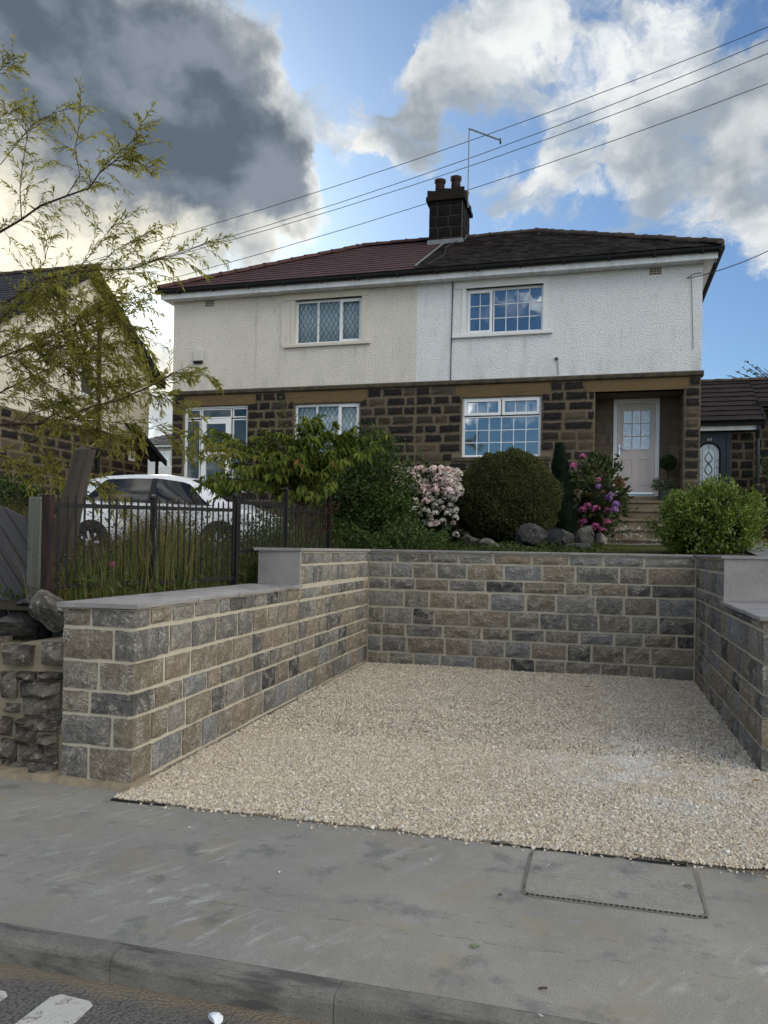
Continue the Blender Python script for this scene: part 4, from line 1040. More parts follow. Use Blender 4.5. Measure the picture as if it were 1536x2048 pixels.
fr = MB(); fr.box(fx0, PY - .02, fz0, fx0 + .085, PY + .07, fz1); fr.box(fx1 - .085, PY - .02, fz0, fx1, PY + .07, fz1); fr.box(fx0 + .085, PY - .02, fz1 - .10, fx1 - .085, PY + .07, fz1)
fr.box(fx0 + .085, PY - .03, fz0, fx1 - .085, PY + .07, fz0 + .03)
frm = fr.obj('door_frame', M_UPVC, white, bevel=.005)
dx0, dx1, dz0, dz1 = fx0 + .092, fx1 - .092, fz0 + .035, fz1 - .107
gx0, gx1, gz0, gz1 = dx0 + .125, dx1 - .115, 3.93, 4.80
dm = MB()
wall_cells(dm, dx0, dx1, dz0, dz1, PY + .0, PY + .045, [(gx0, gx1, gz0, gz1)])
dr = dm.obj('door', M_DOOR, white); dr['label'] = 'taupe front door with nine small panes and two lower panels'
bd = MB(); ring(bd, gx0 - .03, gx1 + .03, gz0 - .03, gz1 + .03, PY - .012, PY + .002, .03)
cw, ch = (gx1 - gx0) / 3, (gz1 - gz0) / 3
for i in (1, 2): bd.box(gx0 + cw * i - .010, PY + .001, gz0, gx0 + cw * i + .010, PY + .03, gz1); bd.box(gx0, PY + .003, gz0 + ch * i - .010, gx1, PY + .028, gz0 + ch * i + .010)
bd.obj('glazing_bead', M_DOOR, dr)
for i in range(3):
    for j in range(3): inst('pane', pane_mesh(M_OBSC), dr, (gx0 + cw * (i + .5), PY + .016, gz0 + ch * (j + .5)), (cw, .005, ch))
for px in (dx0 + .125, dx0 + .47):
    pb = MB(); ring(pb, px, px + .215, 3.12, 3.72, PY - .014, PY + .001, .022); pb.box(px + .045, PY - .010, 3.165, px + .17, PY + .001, 3.675)
    for q in range(4): pb.box(px + .055 + q * .028, PY - .014, 3.18, px + .071 + q * .028, PY - .0095, 3.66)
    pb.obj('panel', M_DOOR, dr, bevel=.003)
hb = MB().box(dx0 + .025, PY - .014, 3.80, dx0 + .055, PY - .001, 4.04); hb.box(dx0 + .03, PY - .05, 3.945, dx0 + .05, PY - .0145, 3.965); hb.bar((dx0 + .04, PY - .048, 3.955), (dx0 + .15, PY - .05, 3.945), .018, .014)
hb.obj('handle', M_CHROME, dr, bevel=.003)
box('weather_bar', dx0 + .01, PY - .045, dz0 + .012, dx1 - .01, PY - .002, dz0 + .055, M_CHROME, dr, .008)
# ---- steps
for k in range(5):
    y0 = YH - .06 - .26 * k
    zt_ = 2.716 - .205 * k; yb_ = (YH - .0215) if k == 0 else y0 + .2599
    st_ = box('step', -.02 - .02 * k, y0, 1.5, 1.62 + .004 * k, yb_, zt_ - .055, M_STEP, white)
    box('tread', -.03 - .02 * k, y0 - .035, zt_ - .054, 1.62 + .004 * k, yb_, zt_, M_STEP, st_, .014)
# ---- eaves, gutters, roofs
EY, EZ, EXL, EXR, RISE, RA = 17.24, 7.885, -10.62, 2.27, .548, 4.02
RZ = EZ + RA * RISE; RYy = EY + RA
for h, a, b in ((cream, EXL + .06, HP), (white, HP, EXR - .06)):
    box('fascia', a, YH - .31, 7.65, b, YH - .285, 7.845, M_FASCIA, h)
    box('soffit', a, YH - .284, 7.668, b, YH + .0, 7.69, M_FASCIA, h)
    g = MB(); rg = []
    for x in (a - .1 if a < -9 else a + .003, b + .1 if b > 2 else b - .003):
        rg.append([(x, YH - .315, 7.85), (x, YH - .318, 7.80), (x, YH - .35, 7.768), (x, YH - .40, 7.768), (x, YH - .43, 7.80), (x, YH - .435, 7.855), (x, YH - .425, 7.858), (x, YH - .32, 7.855)])
    g.loft(rg); x = a + .5
    while x < b: g.box(x, YH - .441, 7.758, x + .045, YH - .312, 7.862); x += .92
    g.obj('gutter', M_BLACK, h)
box('fascia', EXR - .10, YH - .283, 7.665, EXR - .075, YH + 7.9, 7.845, M_BLACK, white)
box('soffit', HX1 + .001, YH + .002, 7.668, EXR - .101, YH + 7.9, 7.69, M_FASCIA, white)
MB().loft([[(EXR - .06, y, 7.85), (EXR - .055, y, 7.77), (EXR + .0, y, 7.742), (EXR + .05, y, 7.78), (EXR + .055, y, 7.858)] for y in (YH - .43, YH + 7.9)]).obj('gutter', M_BLACK, white)
box('fascia', EXL + .075, YH - .283, 7.665, EXL + .10, YH + 7.9, 7.845, M_FASCIA, cream)
box('soffit', EXL + .101, YH + .002, 7.668, HX0 - .001, YH + 7.9, 7.69, M_FASCIA, cream)
AXL, AXR = EXL + RA, EXR - RA
BYk = EY + 2 * RA
def deck(h, x0, x1, ax, m, left):
    t = .03
    z0, z1 = EZ - t, RZ - t
    V = [(x0, EY, z0), (x1, EY, z0), (HP, RYy, z1), (ax, RYy, z1), (x0, BYk, z0), (x1, BYk, z0)]
    if left: F = [(0, 1, 2, 3), (0, 3, 4), (4, 3, 2, 5)]
    else: V = [(x0, EY, z0), (x1, EY, z0), (ax, RYy, z1), (HP, RYy, z1), (x0, BYk, z0), (x1, BYk, z0)]; F = [(0, 1, 2, 3), (1, 5, 2), (5, 4, 3, 2)]
    return MB().add(V, F).obj('roof', m, h)
rc = deck(cream, EXL, HP, AXL, M_TILE_RED, True); rw = deck(white, HP, EXR, AXR, M_TILE_DARK, False)
def tiles(parent, x0, x1f, gauge, tw, th, m, lo, hi, name='roof_tiles', jit=.004, lift=.012, edge=None, ey=EY, ez=EZ, rise=RISE, run=RA):
    """front slope from eave to ridge; lo(t)/hi(t): limits in x at slope fraction t"""
    L = math.hypot(run, run * rise); k = int(L / gauge); mb = MB()
    for r_ in range(k + 1):
        s0 = r_ * gauge - .02; s1 = min((r_ + 1) * gauge + .05, L + .02); t = (r_ + .5) * gauge / L
        a, b = lo(min(t, 1)), hi(min(t, 1)); x = a - random.uniform(0, tw)
        x = a - (tw / 2 if r_ % 2 else 0)
        while x < b:
            p, q = max(x, a), min(x + tw, b); x += tw
            if q - p < .03: continue
            j = random.uniform(0, jit); j2 = random.uniform(-.5, .5) * jit
            ca = 1 / math.hypot(1, rise)
            def P(xx, s, off): return (xx, ey + s * ca - off * rise * ca, ez + s * ca * rise + off * ca)
            d0 = th + lift + j; d1 = .010
            A = [P(p + .002, s0, d0 + j2), P(q - .002, s0, d0 - j2), P(q - .002, s1, d1), P(p + .002, s1, d1)]
            Bt = [P(p + .002, s0, d0 + j2 - th), P(q - .002, s0, d0 - j2 - th), P(q - .002, s1, d1 - .02), P(p + .002, s1, d1 - .02)]
            mb.add(Bt + A, [(4, 5, 6, 7), (0, 1, 5, 4), (1, 2, 6, 5), (3, 0, 4, 7)])
    o = mb.obj(name, m, parent)
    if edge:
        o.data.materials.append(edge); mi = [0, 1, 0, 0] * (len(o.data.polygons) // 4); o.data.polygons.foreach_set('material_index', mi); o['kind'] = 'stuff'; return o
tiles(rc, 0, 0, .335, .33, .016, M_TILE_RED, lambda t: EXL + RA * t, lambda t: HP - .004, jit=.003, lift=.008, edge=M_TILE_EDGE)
tiles(rw, 0, 0, .175, .27, .018, M_TILE_DARK, lambda t: HP + .004, lambda t: EXR - RA * t, jit=.012)
# side slopes in plain courses
def sidetiles(parent, x0, sgn, gauge, m):
    mb = MB(); L = math.hypot(RA, RA * RISE); k = int(L / gauge)
    for r_ in range(k):
        t0, t1 = r_ * gauge / L, (r_ + 1) * gauge / L
        X = lambda t, o: x0 - sgn * RA * t; Z = lambda t, o: EZ + RA * RISE * t + o
        a0, b0 = EY + RA * t0, BYk - RA * t0; a1, b1 = EY + RA * t1, BYk - RA * t1
        mb.add([(X(t0, 0), a0, Z(t0, .04)), (X(t0, 0), b0, Z(t0, .04)), (X(t1, 0), b1, Z(t1, .012)), (X(t1, 0), a1, Z(t1, .012)), (X(t0, 0), a0, Z(t0, 0)), (X(t0, 0), b0, Z(t0, 0))], [(0, 1, 2, 3), (0, 1, 5, 4)])
    o = mb.obj('roof_tiles', m, parent); o['kind'] = 'stuff'
sidetiles(rw, EXR, 1, .175, M_TILE_DARK); sidetiles(rc, EXL, -1, .335, M_TILE_RED)
# ridge and hip tiles: half-round, each lapped over the next
rt = MB(); rg = []
for x, rr in ((0, .118), (.40, .105), (.401, .122), (.45, .122)):
    rg.append([(x, rr * math.cos(t), rr * .85 * math.sin(t)) for t in np.linspace(-.1, math.pi + .1, 9)])
rt.loft(rg); RTM = rt.mesh('ridge_tile', False); RTM.materials.append(M_RIDGE)
RTC = rt.mesh('ridge_tile', False); RTC.materials.append(M_TILE_RED)
def ridge(parent, A, B, me, jit=.012):
    A, B = Vector(A), Vector(B); d = B - A; L = d.length; d.normalize(); n = int(L / .42)
    q = d.to_track_quat('X', 'Z').to_euler()
    for k in range(n + 1):
        s = min(k * .42, L - .40); p = A + d * s
        inst('ridge_tile', me, parent, (p.x, p.y, p.z + random.uniform(0, jit)), (1, 1, 1), 0, (q.x + random.uniform(-.05, .05), q.y + random.uniform(-.02, .02), q.z + random.uniform(-.03, .03)))
ridge(rw, (EXR - .02, EY + .02, EZ + .03), (AXR, RYy, RZ - .01), RTM, .03); ridge(rw, (AXR, RYy, RZ - .015), (HP + .3, RYy, RZ - .015), RTM, .02)
ridge(rc, (EXL + .02, EY + .02, EZ + .02), (AXL, RYy, RZ + .02), RTC, .004); ridge(rc, (AXL, RYy, RZ + .02), (HP - .45, RYy, RZ + .02), RTC, .004)
# hook iron and verge strip at the party line
ca = 1 / math.hypot(1, RISE)
MB().bar((HP - .02, EY + .15, EZ + .15 * RISE + .06), (HP + .02, EY + 3.2, EZ + 3.2 * RISE + .055), .035, .02).obj('bonding_strip', M_LEADFLASH, rc)
ck = MB().tube([(-3.75, 20.7, 9.86), (-3.9, 19.6, EZ + 2.36 * RISE + .06), (-3.72, 18.6, EZ + 1.36 * RISE + .06), (-3.85, 17.3, EZ + .12)], .008, 4).obj('cable', M_CABLE, white)
# ---- chimney
ch = thing('chimney', None, None) if False else None
cx0, cx1, cy0, cy1 = -4.56, -3.66, 20.55, 21.75
cm = MB().box(cx0 + .012, cy0 + .012, 9.2, cx1 - .012, cy1, 10.86).obj('chimney', M_CHMORT, white)
chc = [(9.60 + .285 * (k + 1) - .018, 9.60 + .285 * k) for k in range(5)][::-1]
chc = [(min(a, 10.86), b) for a, b in chc]
lay_courses(cm, (cx0, cy0), (cx1, cy0), chc, (.28, .48), CS, .1, .022); lay_courses(cm, (cx1, cy0 + .105), (cx1, cy1), chc, (.3, .5), CS, .1, .022)
lay_courses(cm, (cx0, cy1), (cx0, cy0 + .105), chc, (.3, .5), CS, .1, .022)
cp = MB()
def slab(mb, e, z0, z1, j=.02):
    P = []
    for (ax, ay, bx, by) in ((cx0 - e, cy0 - e, cx1 + e, cy0 - e), (cx1 + e, cy0 - e, cx1 + e, cy1 + e), (cx1 + e, cy1 + e, cx0 - e, cy1 + e), (cx0 - e, cy1 + e, cx0 - e, cy0 - e)):
        for q in range(6): f = q / 6; P.append((ax + (bx - ax) * f + random.uniform(-j, j), ay + (by - ay) * f + random.uniform(-j, j)))
    n = len(P); tops = [z1 + random.uniform(-j, j) for _ in P]
    mb.add([(p[0], p[1], z0) for p in P] + [(p[0], p[1], t) for p, t in zip(P, tops)] + [((cx0 + cx1) / 2, (cy0 + cy1) / 2, z1 + .04)], [tuple(range(n))[::-1]] + [(i, (i + 1) % n, n + (i + 1) % n, n + i) for i in range(n)] + [(n + i, n + (i + 1) % n, 2 * n) for i in range(n)])
slab(cp, .075, 10.862, 10.97, .008); slab(cp, .03, 10.96, 11.16, .03)
cp.obj('cap', M_CAP, cm)
fl = MB().box(cx0 - .025, cy0 - .025, 9.50, cx1 + .025, cy0 + .2, 9.83).add([(cx1 + .022, cy0 + .201, 9.55), (cx1 + .022, cy1, 10.05), (cx1 + .022, cy1, 10.25), (cx1 + .022, cy0 + .7, 10.20), (cx1 + .022, cy0 + .45, 10.02), (cx1 + .022, cy0 + .2, 9.83)], [(0, 1, 2, 3, 4, 5)])
fl.obj('flashing', M_LEADFLASH, cm)
for (x, y, h_) in ((-4.32, 20.8, .44), (-3.90, 20.85, .50), (-4.22, 21.45, .36), (-3.80, 21.5, .38)):
    pt = MB().lathe([(.135, 0), (.125, h_ * .72), (.122, h_ * .78), (.15, h_ * .84), (.155, h_ * .88), (.135, h_ * .92), (.16, h_), (.115, h_), (.10, h_ - .12)], x, y, 14, 11.08)
    pt.obj('chimney_pot', M_POT, cm, True)
ae = MB().tube([(-3.55, 20.75, 10.7), (-3.545, 20.75, 12.80)], .017, 6); ae.bar((-3.56, 20.75, 12.80), (-2.70, 20.70, 12.36), .03)
for k in range(8):
    f = .18 + k * .085; p = (-3.56 + .86 * f, 20.75, 12.80 - .44 * f); ae.bar((p[0] - .05, p[1] - .10, p[2] + .02), (p[0] + .05, p[1] + .10, p[2] + .0), .006)
ae.box(-2.73, 20.64, 12.30, -2.69, 20.78, 12.40)
ae.tube([(-3.545, 20.75, 10.95), (-3.63, 20.8, 10.96)], .02, 5); ae.obj('aerial', M_STEEL, cm)
# ---- small fittings on the walls
def airbrick(h, x0, x1, z0, z1):
    o = box('air_brick', x0, YH - .008, z0, x1, YH + .05, z1, M_VENT, h); mb = MB(); n = 5; m_ = 3; w_ = (x1 - x0) / n; hh = (z1 - z0) / m_
    for i in range(n):
        for j in range(m_): mb.box(x0 + w_ * i + w_ * .2, YH - .0105, z0 + hh * j + hh * .2, x0 + w_ * i + w_ * .8, YH - .0075, z0 + hh * j + hh * .8)
    mb.obj('hole', M_VENTDARK, o)
airbrick(cream, -9.51, -9.27, 7.50, 7.645); airbrick(white, .90, 1.14, 7.50, 7.645)
al = MB().loft([[(-9.78, YH - .085, 6.16), (-9.53, YH - .085, 6.16), (-9.53, YH, 6.16), (-9.78, YH, 6.16)], [(-9.77, YH - .06, 6.43), (-9.54, YH - .06, 6.43), (-9.54, YH, 6.43), (-9.77, YH, 6.43)]]).obj('alarm_box', M_ALARM, cream, bevel=.012)
box('alarm_base', -9.77, YH - .08, 6.10, -9.54, YH - .005, 6.158, M_BLACK, cream, .01)
def wallcable(h, pts, m=M_CABLE, r_=.009): MB().tube([(x, YH - .02, z) for x, z in pts], r_, 5).obj('cable', m, h)
q = lambda a, b: (float(atY(a, b, YH - .02)[0]), float(atY(a, b, YH - .02)[2]))
wallcable(white, [q(906, 560), q(905, 600), q(903, 680), q(901, 764)], M_CABLE, .011)
wallcable(white, [q(1114, 718), q(1116, 735), q(1116, 750)], M_CABLE, .007)
MB().lathe([(.03, -.02), (.04, 0), (.03, .03)], q(1113, 718)[0], YH - .03, 8, q(1113, 718)[1]).obj('cable_box', M_CABLE, white)
wallcable(cream, [q(514, 597), q(513, 700), q(512, 780)], M_SMCREAM, .008)
wallcable(cream, [q(512, 578), q(516, 586), q(528, 592), q(545, 595), q(558, 606), q(562, 618), q(561, 720), q(556, 757), q(552, 756)], M_SMCREAM, .008)
wallcable(white, [q(1383, 555), q(1386, 700)], M_CABLE, .006)
wallcable(white, [q(1374, 557), q(1385, 549), q(1395, 546), q(1404, 546)], M_CABLE, .008)
# ------------------------------------------------------------------ number 49, joined on at the right
n49 = thing('neighbour_house', 'low stone house with brown tiled roof and anthracite door numbered 49, far right', 'house', (0, 0, 0))
Y9, YM = 20.3, 21.0           # porch front, main front
box('porch_wall', 1.98, Y9 + .012, 1.5, 3.47, Y9 + .3, 4.52, M_HMORTAR, n49)
D49 = (2.02, 2.94, 2.45, 4.53)
lay_courses(n49, (2.95, Y9), (3.47, Y9), courses(2.2, 4.52, .222), (.22, .42), HS, .1, .03)
lay_courses(n49, (3.47, Y9 + .1), (3.47, YM), courses(2.2, 4.52, .222), (.22, .42), HS, .1, .03)
box('main_wall', 3.46, YM + .012, 1.5, 12, YM + 6, 5.12, M_HMORTAR, n49)
lay_courses(n49, (3.47, YM), (7.5, YM), courses(2.2, 5.10, .222), (.3, .52), HS, .1, .03, holes=[(1.6, 3.2, 3.2, 4.5)])
w49 = window(n49, 5.07, 6.67, 3.2, 4.5, YM - .03, [(.02, .5, .03, .97, 1, 1, True), (.5, .98, .03, .97, 1, 1, True)], cur=())
lay_courses(n49, (5.07, YM - .02), (6.67, YM - .02), [(4.72, 4.52)], (1.7, 1.8), HS, .1, .03)
# door
dj = MB(); ring(dj, 2.02, 2.94, 2.45, 4.53, Y9 - .03, Y9 + .0115, .085); dj.obj('door_frame', M_DOOR49, n49)
dl = MB().box(2.106, Y9 - .012, 2.53, 2.854, Y9 + .0105, 4.444)
d49 = dl.obj('door', M_DOOR49, n49); d49['label'] = 'anthracite door with an arched leaded window and the number 49'
ax, hw, zb_, zt_ = 2.455, .225, 3.27, 4.02
arch = [(ax - hw, zb_), (ax + hw, zb_)] + [(ax + hw * math.cos(t), zt_ + hw * math.sin(t)) for t in np.linspace(0, math.pi, 14)]
def flat(poly, y0, y1): return MB().loft([[(x, y0, z) for x, z in poly], [(x, y1, z) for x, z in poly]])
flat(arch, Y9 - .022, Y9 - .0125).obj('pane', M_FROST, d49)
def offs(k): return [(ax - hw - k, zb_ - k), (ax + hw + k, zb_ - k)] + [(ax + (hw + k) * math.cos(t), zt_ + (hw + k) * math.sin(t)) for t in np.linspace(0, math.pi, 14)]
am = MB(); o1, i1 = offs(.05), offs(.0); nA = len(o1)
am.add([(x, Y9 - .034, z) for x, z in o1] + [(x, Y9 - .030, z) for x, z in i1] + [(x, Y9 - .012, z) for x, z in o1] + [(x, Y9 - .012, z) for x, z in i1],
       [(i, (i + 1) % nA, nA + (i + 1) % nA, nA + i) for i in range(nA)] + [(i, (i + 1) % nA, 2 * nA + (i + 1) % nA, 2 * nA + i) for i in range(nA)] + [(nA + i, nA + (i + 1) % nA, 3 * nA + (i + 1) % nA, 3 * nA + i) for i in range(nA)])
am.obj('arch_moulding', M_BLACK, d49)
ld = MB(); yl = Y9 - .025
def came(pts, r_=.0045):
    for a, b in zip(pts[:-1], pts[1:]): ld.bar((a[0], yl, a[1]), (b[0], yl, b[1]), r_ * 2, .006, (0, 1, 0))
for k in (.035, .085):
    kk = hw - k; came([(ax - kk, zb_ + .03)] + [(ax - kk * math.cos(t), zt_ + kk * math.sin(t)) for t in np.linspace(0, math.pi, 12)] + [(ax + kk, zb_ + .03)])
came([(ax - hw, zb_ + .06), (ax + hw, zb_ + .06)]); came([(ax, zb_), (ax, zb_ + .24)]); came([(ax, zt_ + .02), (ax, zt_ + hw)])
for z in (3.50, 3.68, 3.86):
    came([(ax - hw, z), (ax - hw + .09, z)]); came([(ax + hw - .09, z), (ax + hw, z)])
for s_ in (1, -1):
    came([(ax + s_ * .085 * math.sin(t * math.pi * 2) * (1 if t < .5 else 1), 3.49 + .55 * t) for t in np.linspace(0, 1, 17)], .006)
    came([(ax, 3.49), (ax + s_ * .075, 3.60), (ax + s_ * .07, 3.70), (ax, 3.80), (ax + s_ * .07, 3.86), (ax + s_ * .075, 3.93), (ax, 4.05)], .006)
ld.obj('lead_lattice', M_LEAD, d49)
box('letterbox', 2.33, Y9 - .022, 3.02, 2.60, Y9 - .0125, 3.09, M_UPVC, d49)
def number(txt, x, z, y, size, m, parent):
    cu = D.curves.new('house_number', 'FONT'); cu.body = txt; cu.size = size; cu.extrude = .004; cu.align_x = 'CENTER'; cu.space_character = 1.15
    o = D.objects.new('house_number', cu); COL.objects.link(o); bpy.context.view_layer.update()
    me = D.meshes.new_from_object(o.evaluated_get(bpy.context.evaluated_depsgraph_get())); D.objects.remove(o)
    o = link('house_number', me, m, parent); o.location = (x, y, z); o.rotation_euler = (math.pi / 2, 0, 0); return o
number('49', 2.465, 4.315, Y9 - .018, .115, M_BRASS, d49)
# eaves, downpipe, roof
box('fascia', 1.98, Y9 - .25, 4.535, 3.50, Y9 - .225, 4.66, M_FASCIA, n49); box('fascia', 3.60, YM - .25, 5.12, 12, YM - .225, 5.22, M_FASCIA, n49)
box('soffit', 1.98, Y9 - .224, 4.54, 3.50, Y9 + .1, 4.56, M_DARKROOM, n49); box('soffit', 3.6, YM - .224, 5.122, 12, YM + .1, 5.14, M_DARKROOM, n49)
g = MB().box(1.98, Y9 - .36, 4.64, 3.62, Y9 - .252, 4.74).box(3.55, YM - .36, 5.2, 12, YM - .252, 5.30); g.obj('gutter', M_BLACK, n49)
MB().tube([(3.50, Y9 - .3, 4.64), (3.50, Y9 - .28, 4.55), (3.52, Y9 - .10, 4.35), (3.52, Y9 - .10, 2.2)], .042, 10).box(3.46, Y9 - .12, 3.95, 3.58, Y9 - .05, 4.0).box(3.46, Y9 - .12, 3.15, 3.58, Y9 - .05, 3.2).obj('downpipe', M_DOOR49, n49)
R9 = .62; Y0 = Y9 - .38; Z0 = 4.73; YRg = 22.15; ZRg = Z0 + (YRg - Y0) * R9
rf = MB().add([(1.97, Y0, Z0 - .03), (3.60, Y0, Z0 - .03), (3.60, YM - .4, Z0 - .03 + (YM - .4 - Y0) * R9), (12, YM - .4, Z0 - .03 + (YM - .4 - Y0) * R9), (12, YRg, ZRg - .03), (1.97, YRg, ZRg - .03), (12, YM + 6.5, Z0), (1.97, YM + 6.5, Z0)], [(0, 1, 2, 5), (2, 3, 4, 5), (5, 4, 6, 7)]).obj('roof', M_TILE_BROWN, n49)
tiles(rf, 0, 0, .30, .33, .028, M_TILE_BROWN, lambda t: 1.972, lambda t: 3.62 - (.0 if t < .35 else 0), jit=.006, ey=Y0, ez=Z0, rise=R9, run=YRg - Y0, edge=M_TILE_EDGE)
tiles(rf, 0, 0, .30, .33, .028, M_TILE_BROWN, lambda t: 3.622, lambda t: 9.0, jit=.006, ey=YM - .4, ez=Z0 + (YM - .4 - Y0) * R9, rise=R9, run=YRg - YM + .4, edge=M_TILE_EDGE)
for k in range(18): inst('ridge_tile', RTM, rf, (1.98 + k * .42, YRg, ZRg + .0), (1, 1, .8), 0, (0, random.uniform(-.02, .02), 0))
MB().loft([[(3.60, Y0 + d, Z0 + d * R9 + .05), (3.66, Y0 + d, Z0 + d * R9 + .05), (3.66, Y0 + d, Z0 + d * R9 - .12), (3.60, Y0 + d, Z0 + d * R9 - .12)] for d in (0, .85)]).obj('verge_board', M_BLACK, rf)

# ------------------------------------------------------------------ gabled house on the left
gh = thing('gabled_house', 'cream rendered gable house with slate roof and dark stone base, behind the willow', 'house', (0, 0, 0))
XG = -13.0; GA, GB, GM = 14.72, 20.75, 17.74
zap = 8.72; zev = 6.72
MB().add([(XG, GA, 4.66), (XG, GB, 4.66), (XG, GB, zev), (XG, GM, zap), (XG, GA, zev), (XG - .25, GA, 4.66), (XG - .25, GB, 4.66), (XG - .25, GB, zev), (XG - .25, GM, zap), (XG - .25, GA, zev)],
         [(0, 1, 2, 3, 4), (9, 8, 7, 6, 5), (0, 4, 9, 5), (1, 6, 7, 2), (0, 5, 6, 1)]).obj('gable_wall', M_GABLE, gh)
box('lower_wall', XG - .25, GA + .02, .9, XG - .012, GB, 4.65, M_HMORTAR, gh)
for x0, x1, nm in ((-24, XG - .252, 'front_wall'),): MB().box(x0, GA + .02, 4.66, x1, GA + .25, zev).obj(nm, M_GABLE, gh); MB().box(x0, GA + .03, .9, x1, GA + .25, 4.65).obj('lower_wall', M_HMORTAR, gh)
GC = courses(2.3, 4.64, .235)
GM_ = [stone_mesh('stone', 2, 2, .25, .07, M_SOOT) for _ in range(3)]
lay_courses(gh, (XG, GA + .02), (XG, GB), GC, (.42, .78), GM_, .12, .028, holes=[(19.72 - GA, 20.05 - GA, 3.98, 4.30)])
lay_courses(gh, (XG, GA + .02), (XG, GB), courses(.9, 2.3, .3), (.6, .95), GM_, .12, .028)
# verge boards and slates
pit = (zap - zev) / (GM - GA)
def slope(y): return zap - abs(y - GM) * pit
MB().loft([[(XG + .24, y, slope(y) + .10), (XG + .27, y, slope(y) + .10), (XG + .27, y, slope(y) - .14), (XG + .24, y, slope(y) - .14)] for y in (GA - .45, GM, GB + .45)]).obj('barge_board', M_BLACK, gh)
MB().loft([[(XG + .001, y, slope(y) - .10), (XG + .24, y, slope(y) - .10), (XG + .24, y, slope(y) - .06), (XG + .001, y, slope(y) - .06)] for y in (GA - .45, GM, GB + .45)]).obj('soffit', M_BLACK, gh)
ro = MB().add([(-24, GA - .5, slope(GA - .5) + .06), (XG + .3, GA - .5, slope(GA - .5) + .06), (XG + .3, GM, zap + .06), (-24, GM, zap + .06), (-24, GB + .5, slope(GB + .5) + .06), (XG + .3, GB + .5, slope(GB + .5) + .06)], [(0, 1, 2, 3), (3, 2, 5, 4)]).obj('roof', M_SLATE, gh)
tiles(ro, 0, 0, .24, .3, .014, M_SLATE, lambda t: -19, lambda t: XG + .30, jit=.008, ey=GA - .5, ez=slope(GA - .5) + .07, rise=pit, run=GM - GA + .5)
ridge(ro, (-19, GM, zap + .05), (XG + .3, GM, zap + .05), RTM)
MB().tube([(XG + .06, 18.23, 7.95), (XG + .06, 18.23, 3.5)], .055, 8).tube([(XG + .06, 18.23, 7.9), (XG + .2, 18.6, 8.05)], .05, 8).obj('downpipe', M_BLACK, gh)
def xwin(y0, y1, z0, z1, parent):
    mb = MB()
    for a, b, c, d in ((y0, y0 + .06, z0, z1), (y1 - .06, y1, z0, z1), (y0 + .06, y1 - .06, z0, z0 + .06), (y0 + .06, y1 - .06, z1 - .06, z1)): mb.box(XG - .02, a, c, XG + .03, b, d)
    o = mb.obj('window', M_UPVC, parent); inst('pane', pane_mesh(M_CARGLASS), o, (XG + .006, (y0 + y1) / 2, (z0 + z1) / 2), (.008, y1 - y0 - .1, z1 - z0 - .1)); return o
xwin(17.48, 18.05, 5.45, 6.35, gh); box('sill', XG + .002, 17.35, 5.34, XG + .07, 18.2, 5.445, M_SMCREAM, gh)
xwin(19.74, 20.03, 4.0, 4.28, gh); box('lintel', XG + .001, 19.6, 4.32, XG + .03, 20.15, 4.5, M_LINTEL, gh)
MB().loft([[(XG + .3, y, z), (XG + .36, y, z), (XG + .36, y, z - .16), (XG + .3, y, z - .16)] for y, z in ((19.5, 5.02), (21.2, 4.15))]).obj('lean_to_verge', M_BLACK, gh)
MB().add([(XG + .3, 19.5, 5.0), (XG + .3, 21.2, 4.12), (XG - .2, 21.2, 4.12), (XG - .2, 19.5, 5.0)], [(0, 1, 2, 3)]).obj('lean_to_roof', M_SLATE, gh)
MB().tube([(XG + .2, 20.9, 4.25), (XG + .2, 20.9, 2.0)], .05, 8).obj('downpipe', M_BLACK, gh)

# ------------------------------------------------------------------ white bungalow far up the hill
fb = thing('bungalow', 'small white bungalow with a grey slate hipped roof, seen through the gap between the houses', 'house', (0, 0, 0))
yb = 36.0
wall_cells(MB(), -23.6, -19.5, 4.3, 6.62, yb, yb + .25, [(-22.1, -20.4, 5.62, 6.50)]).obj('wall', M_SMWHITE, fb)
window(fb, -22.1, -20.4, 5.62, 6.50, yb + .05, [(.02, .52, .03, .97, 1, 1, False), (.52, .98, .03, .97, 1, 1, True)], cur=[(.06, .42, .95, .05, M_NET)])
box('side_wall', -23.6, yb + .252, 4.3, -23.4, yb + 6, 6.62, M_SMWHITE, fb); box('fascia', -23.9, yb - .3, 6.60, -19.2, yb - .27, 6.72, M_FASCIA, fb)
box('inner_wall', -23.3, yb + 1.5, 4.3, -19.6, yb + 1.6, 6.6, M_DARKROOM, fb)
rb = MB().add([(-24.0, yb - .35, 6.72), (-18.2, yb - .35, 6.72), (-19.4, yb + 2.6, 8.0), (-21.2, yb + 2.6, 8.0), (-24, yb + 6, 6.72), (-18.2, yb + 6, 6.72)], [(0, 1, 2, 3), (0, 3, 4), (3, 2, 5, 4), (1, 5, 2)]).obj('roof', M_SLATE, fb)
tiles(rb, 0, 0, .26, .3, .02, M_SLATE, lambda t: -24.0 + 2.8 * t, lambda t: -18.2 - 1.2 * t, jit=.01, ey=yb - .35, ez=6.73, rise=1.28 / 2.95, run=2.95)
S('hillside', link('hillside', np_mesh('hillside', [(-60, 30.2, 2.2), (40, 30.2, 2.2), (40, 60, 5.5), (-60, 60, 5.5), (40, 300, 3.0), (-60, 300, 3.0)], [(0, 1, 2, 3), (3, 2, 4, 5)]), M_GROUND))

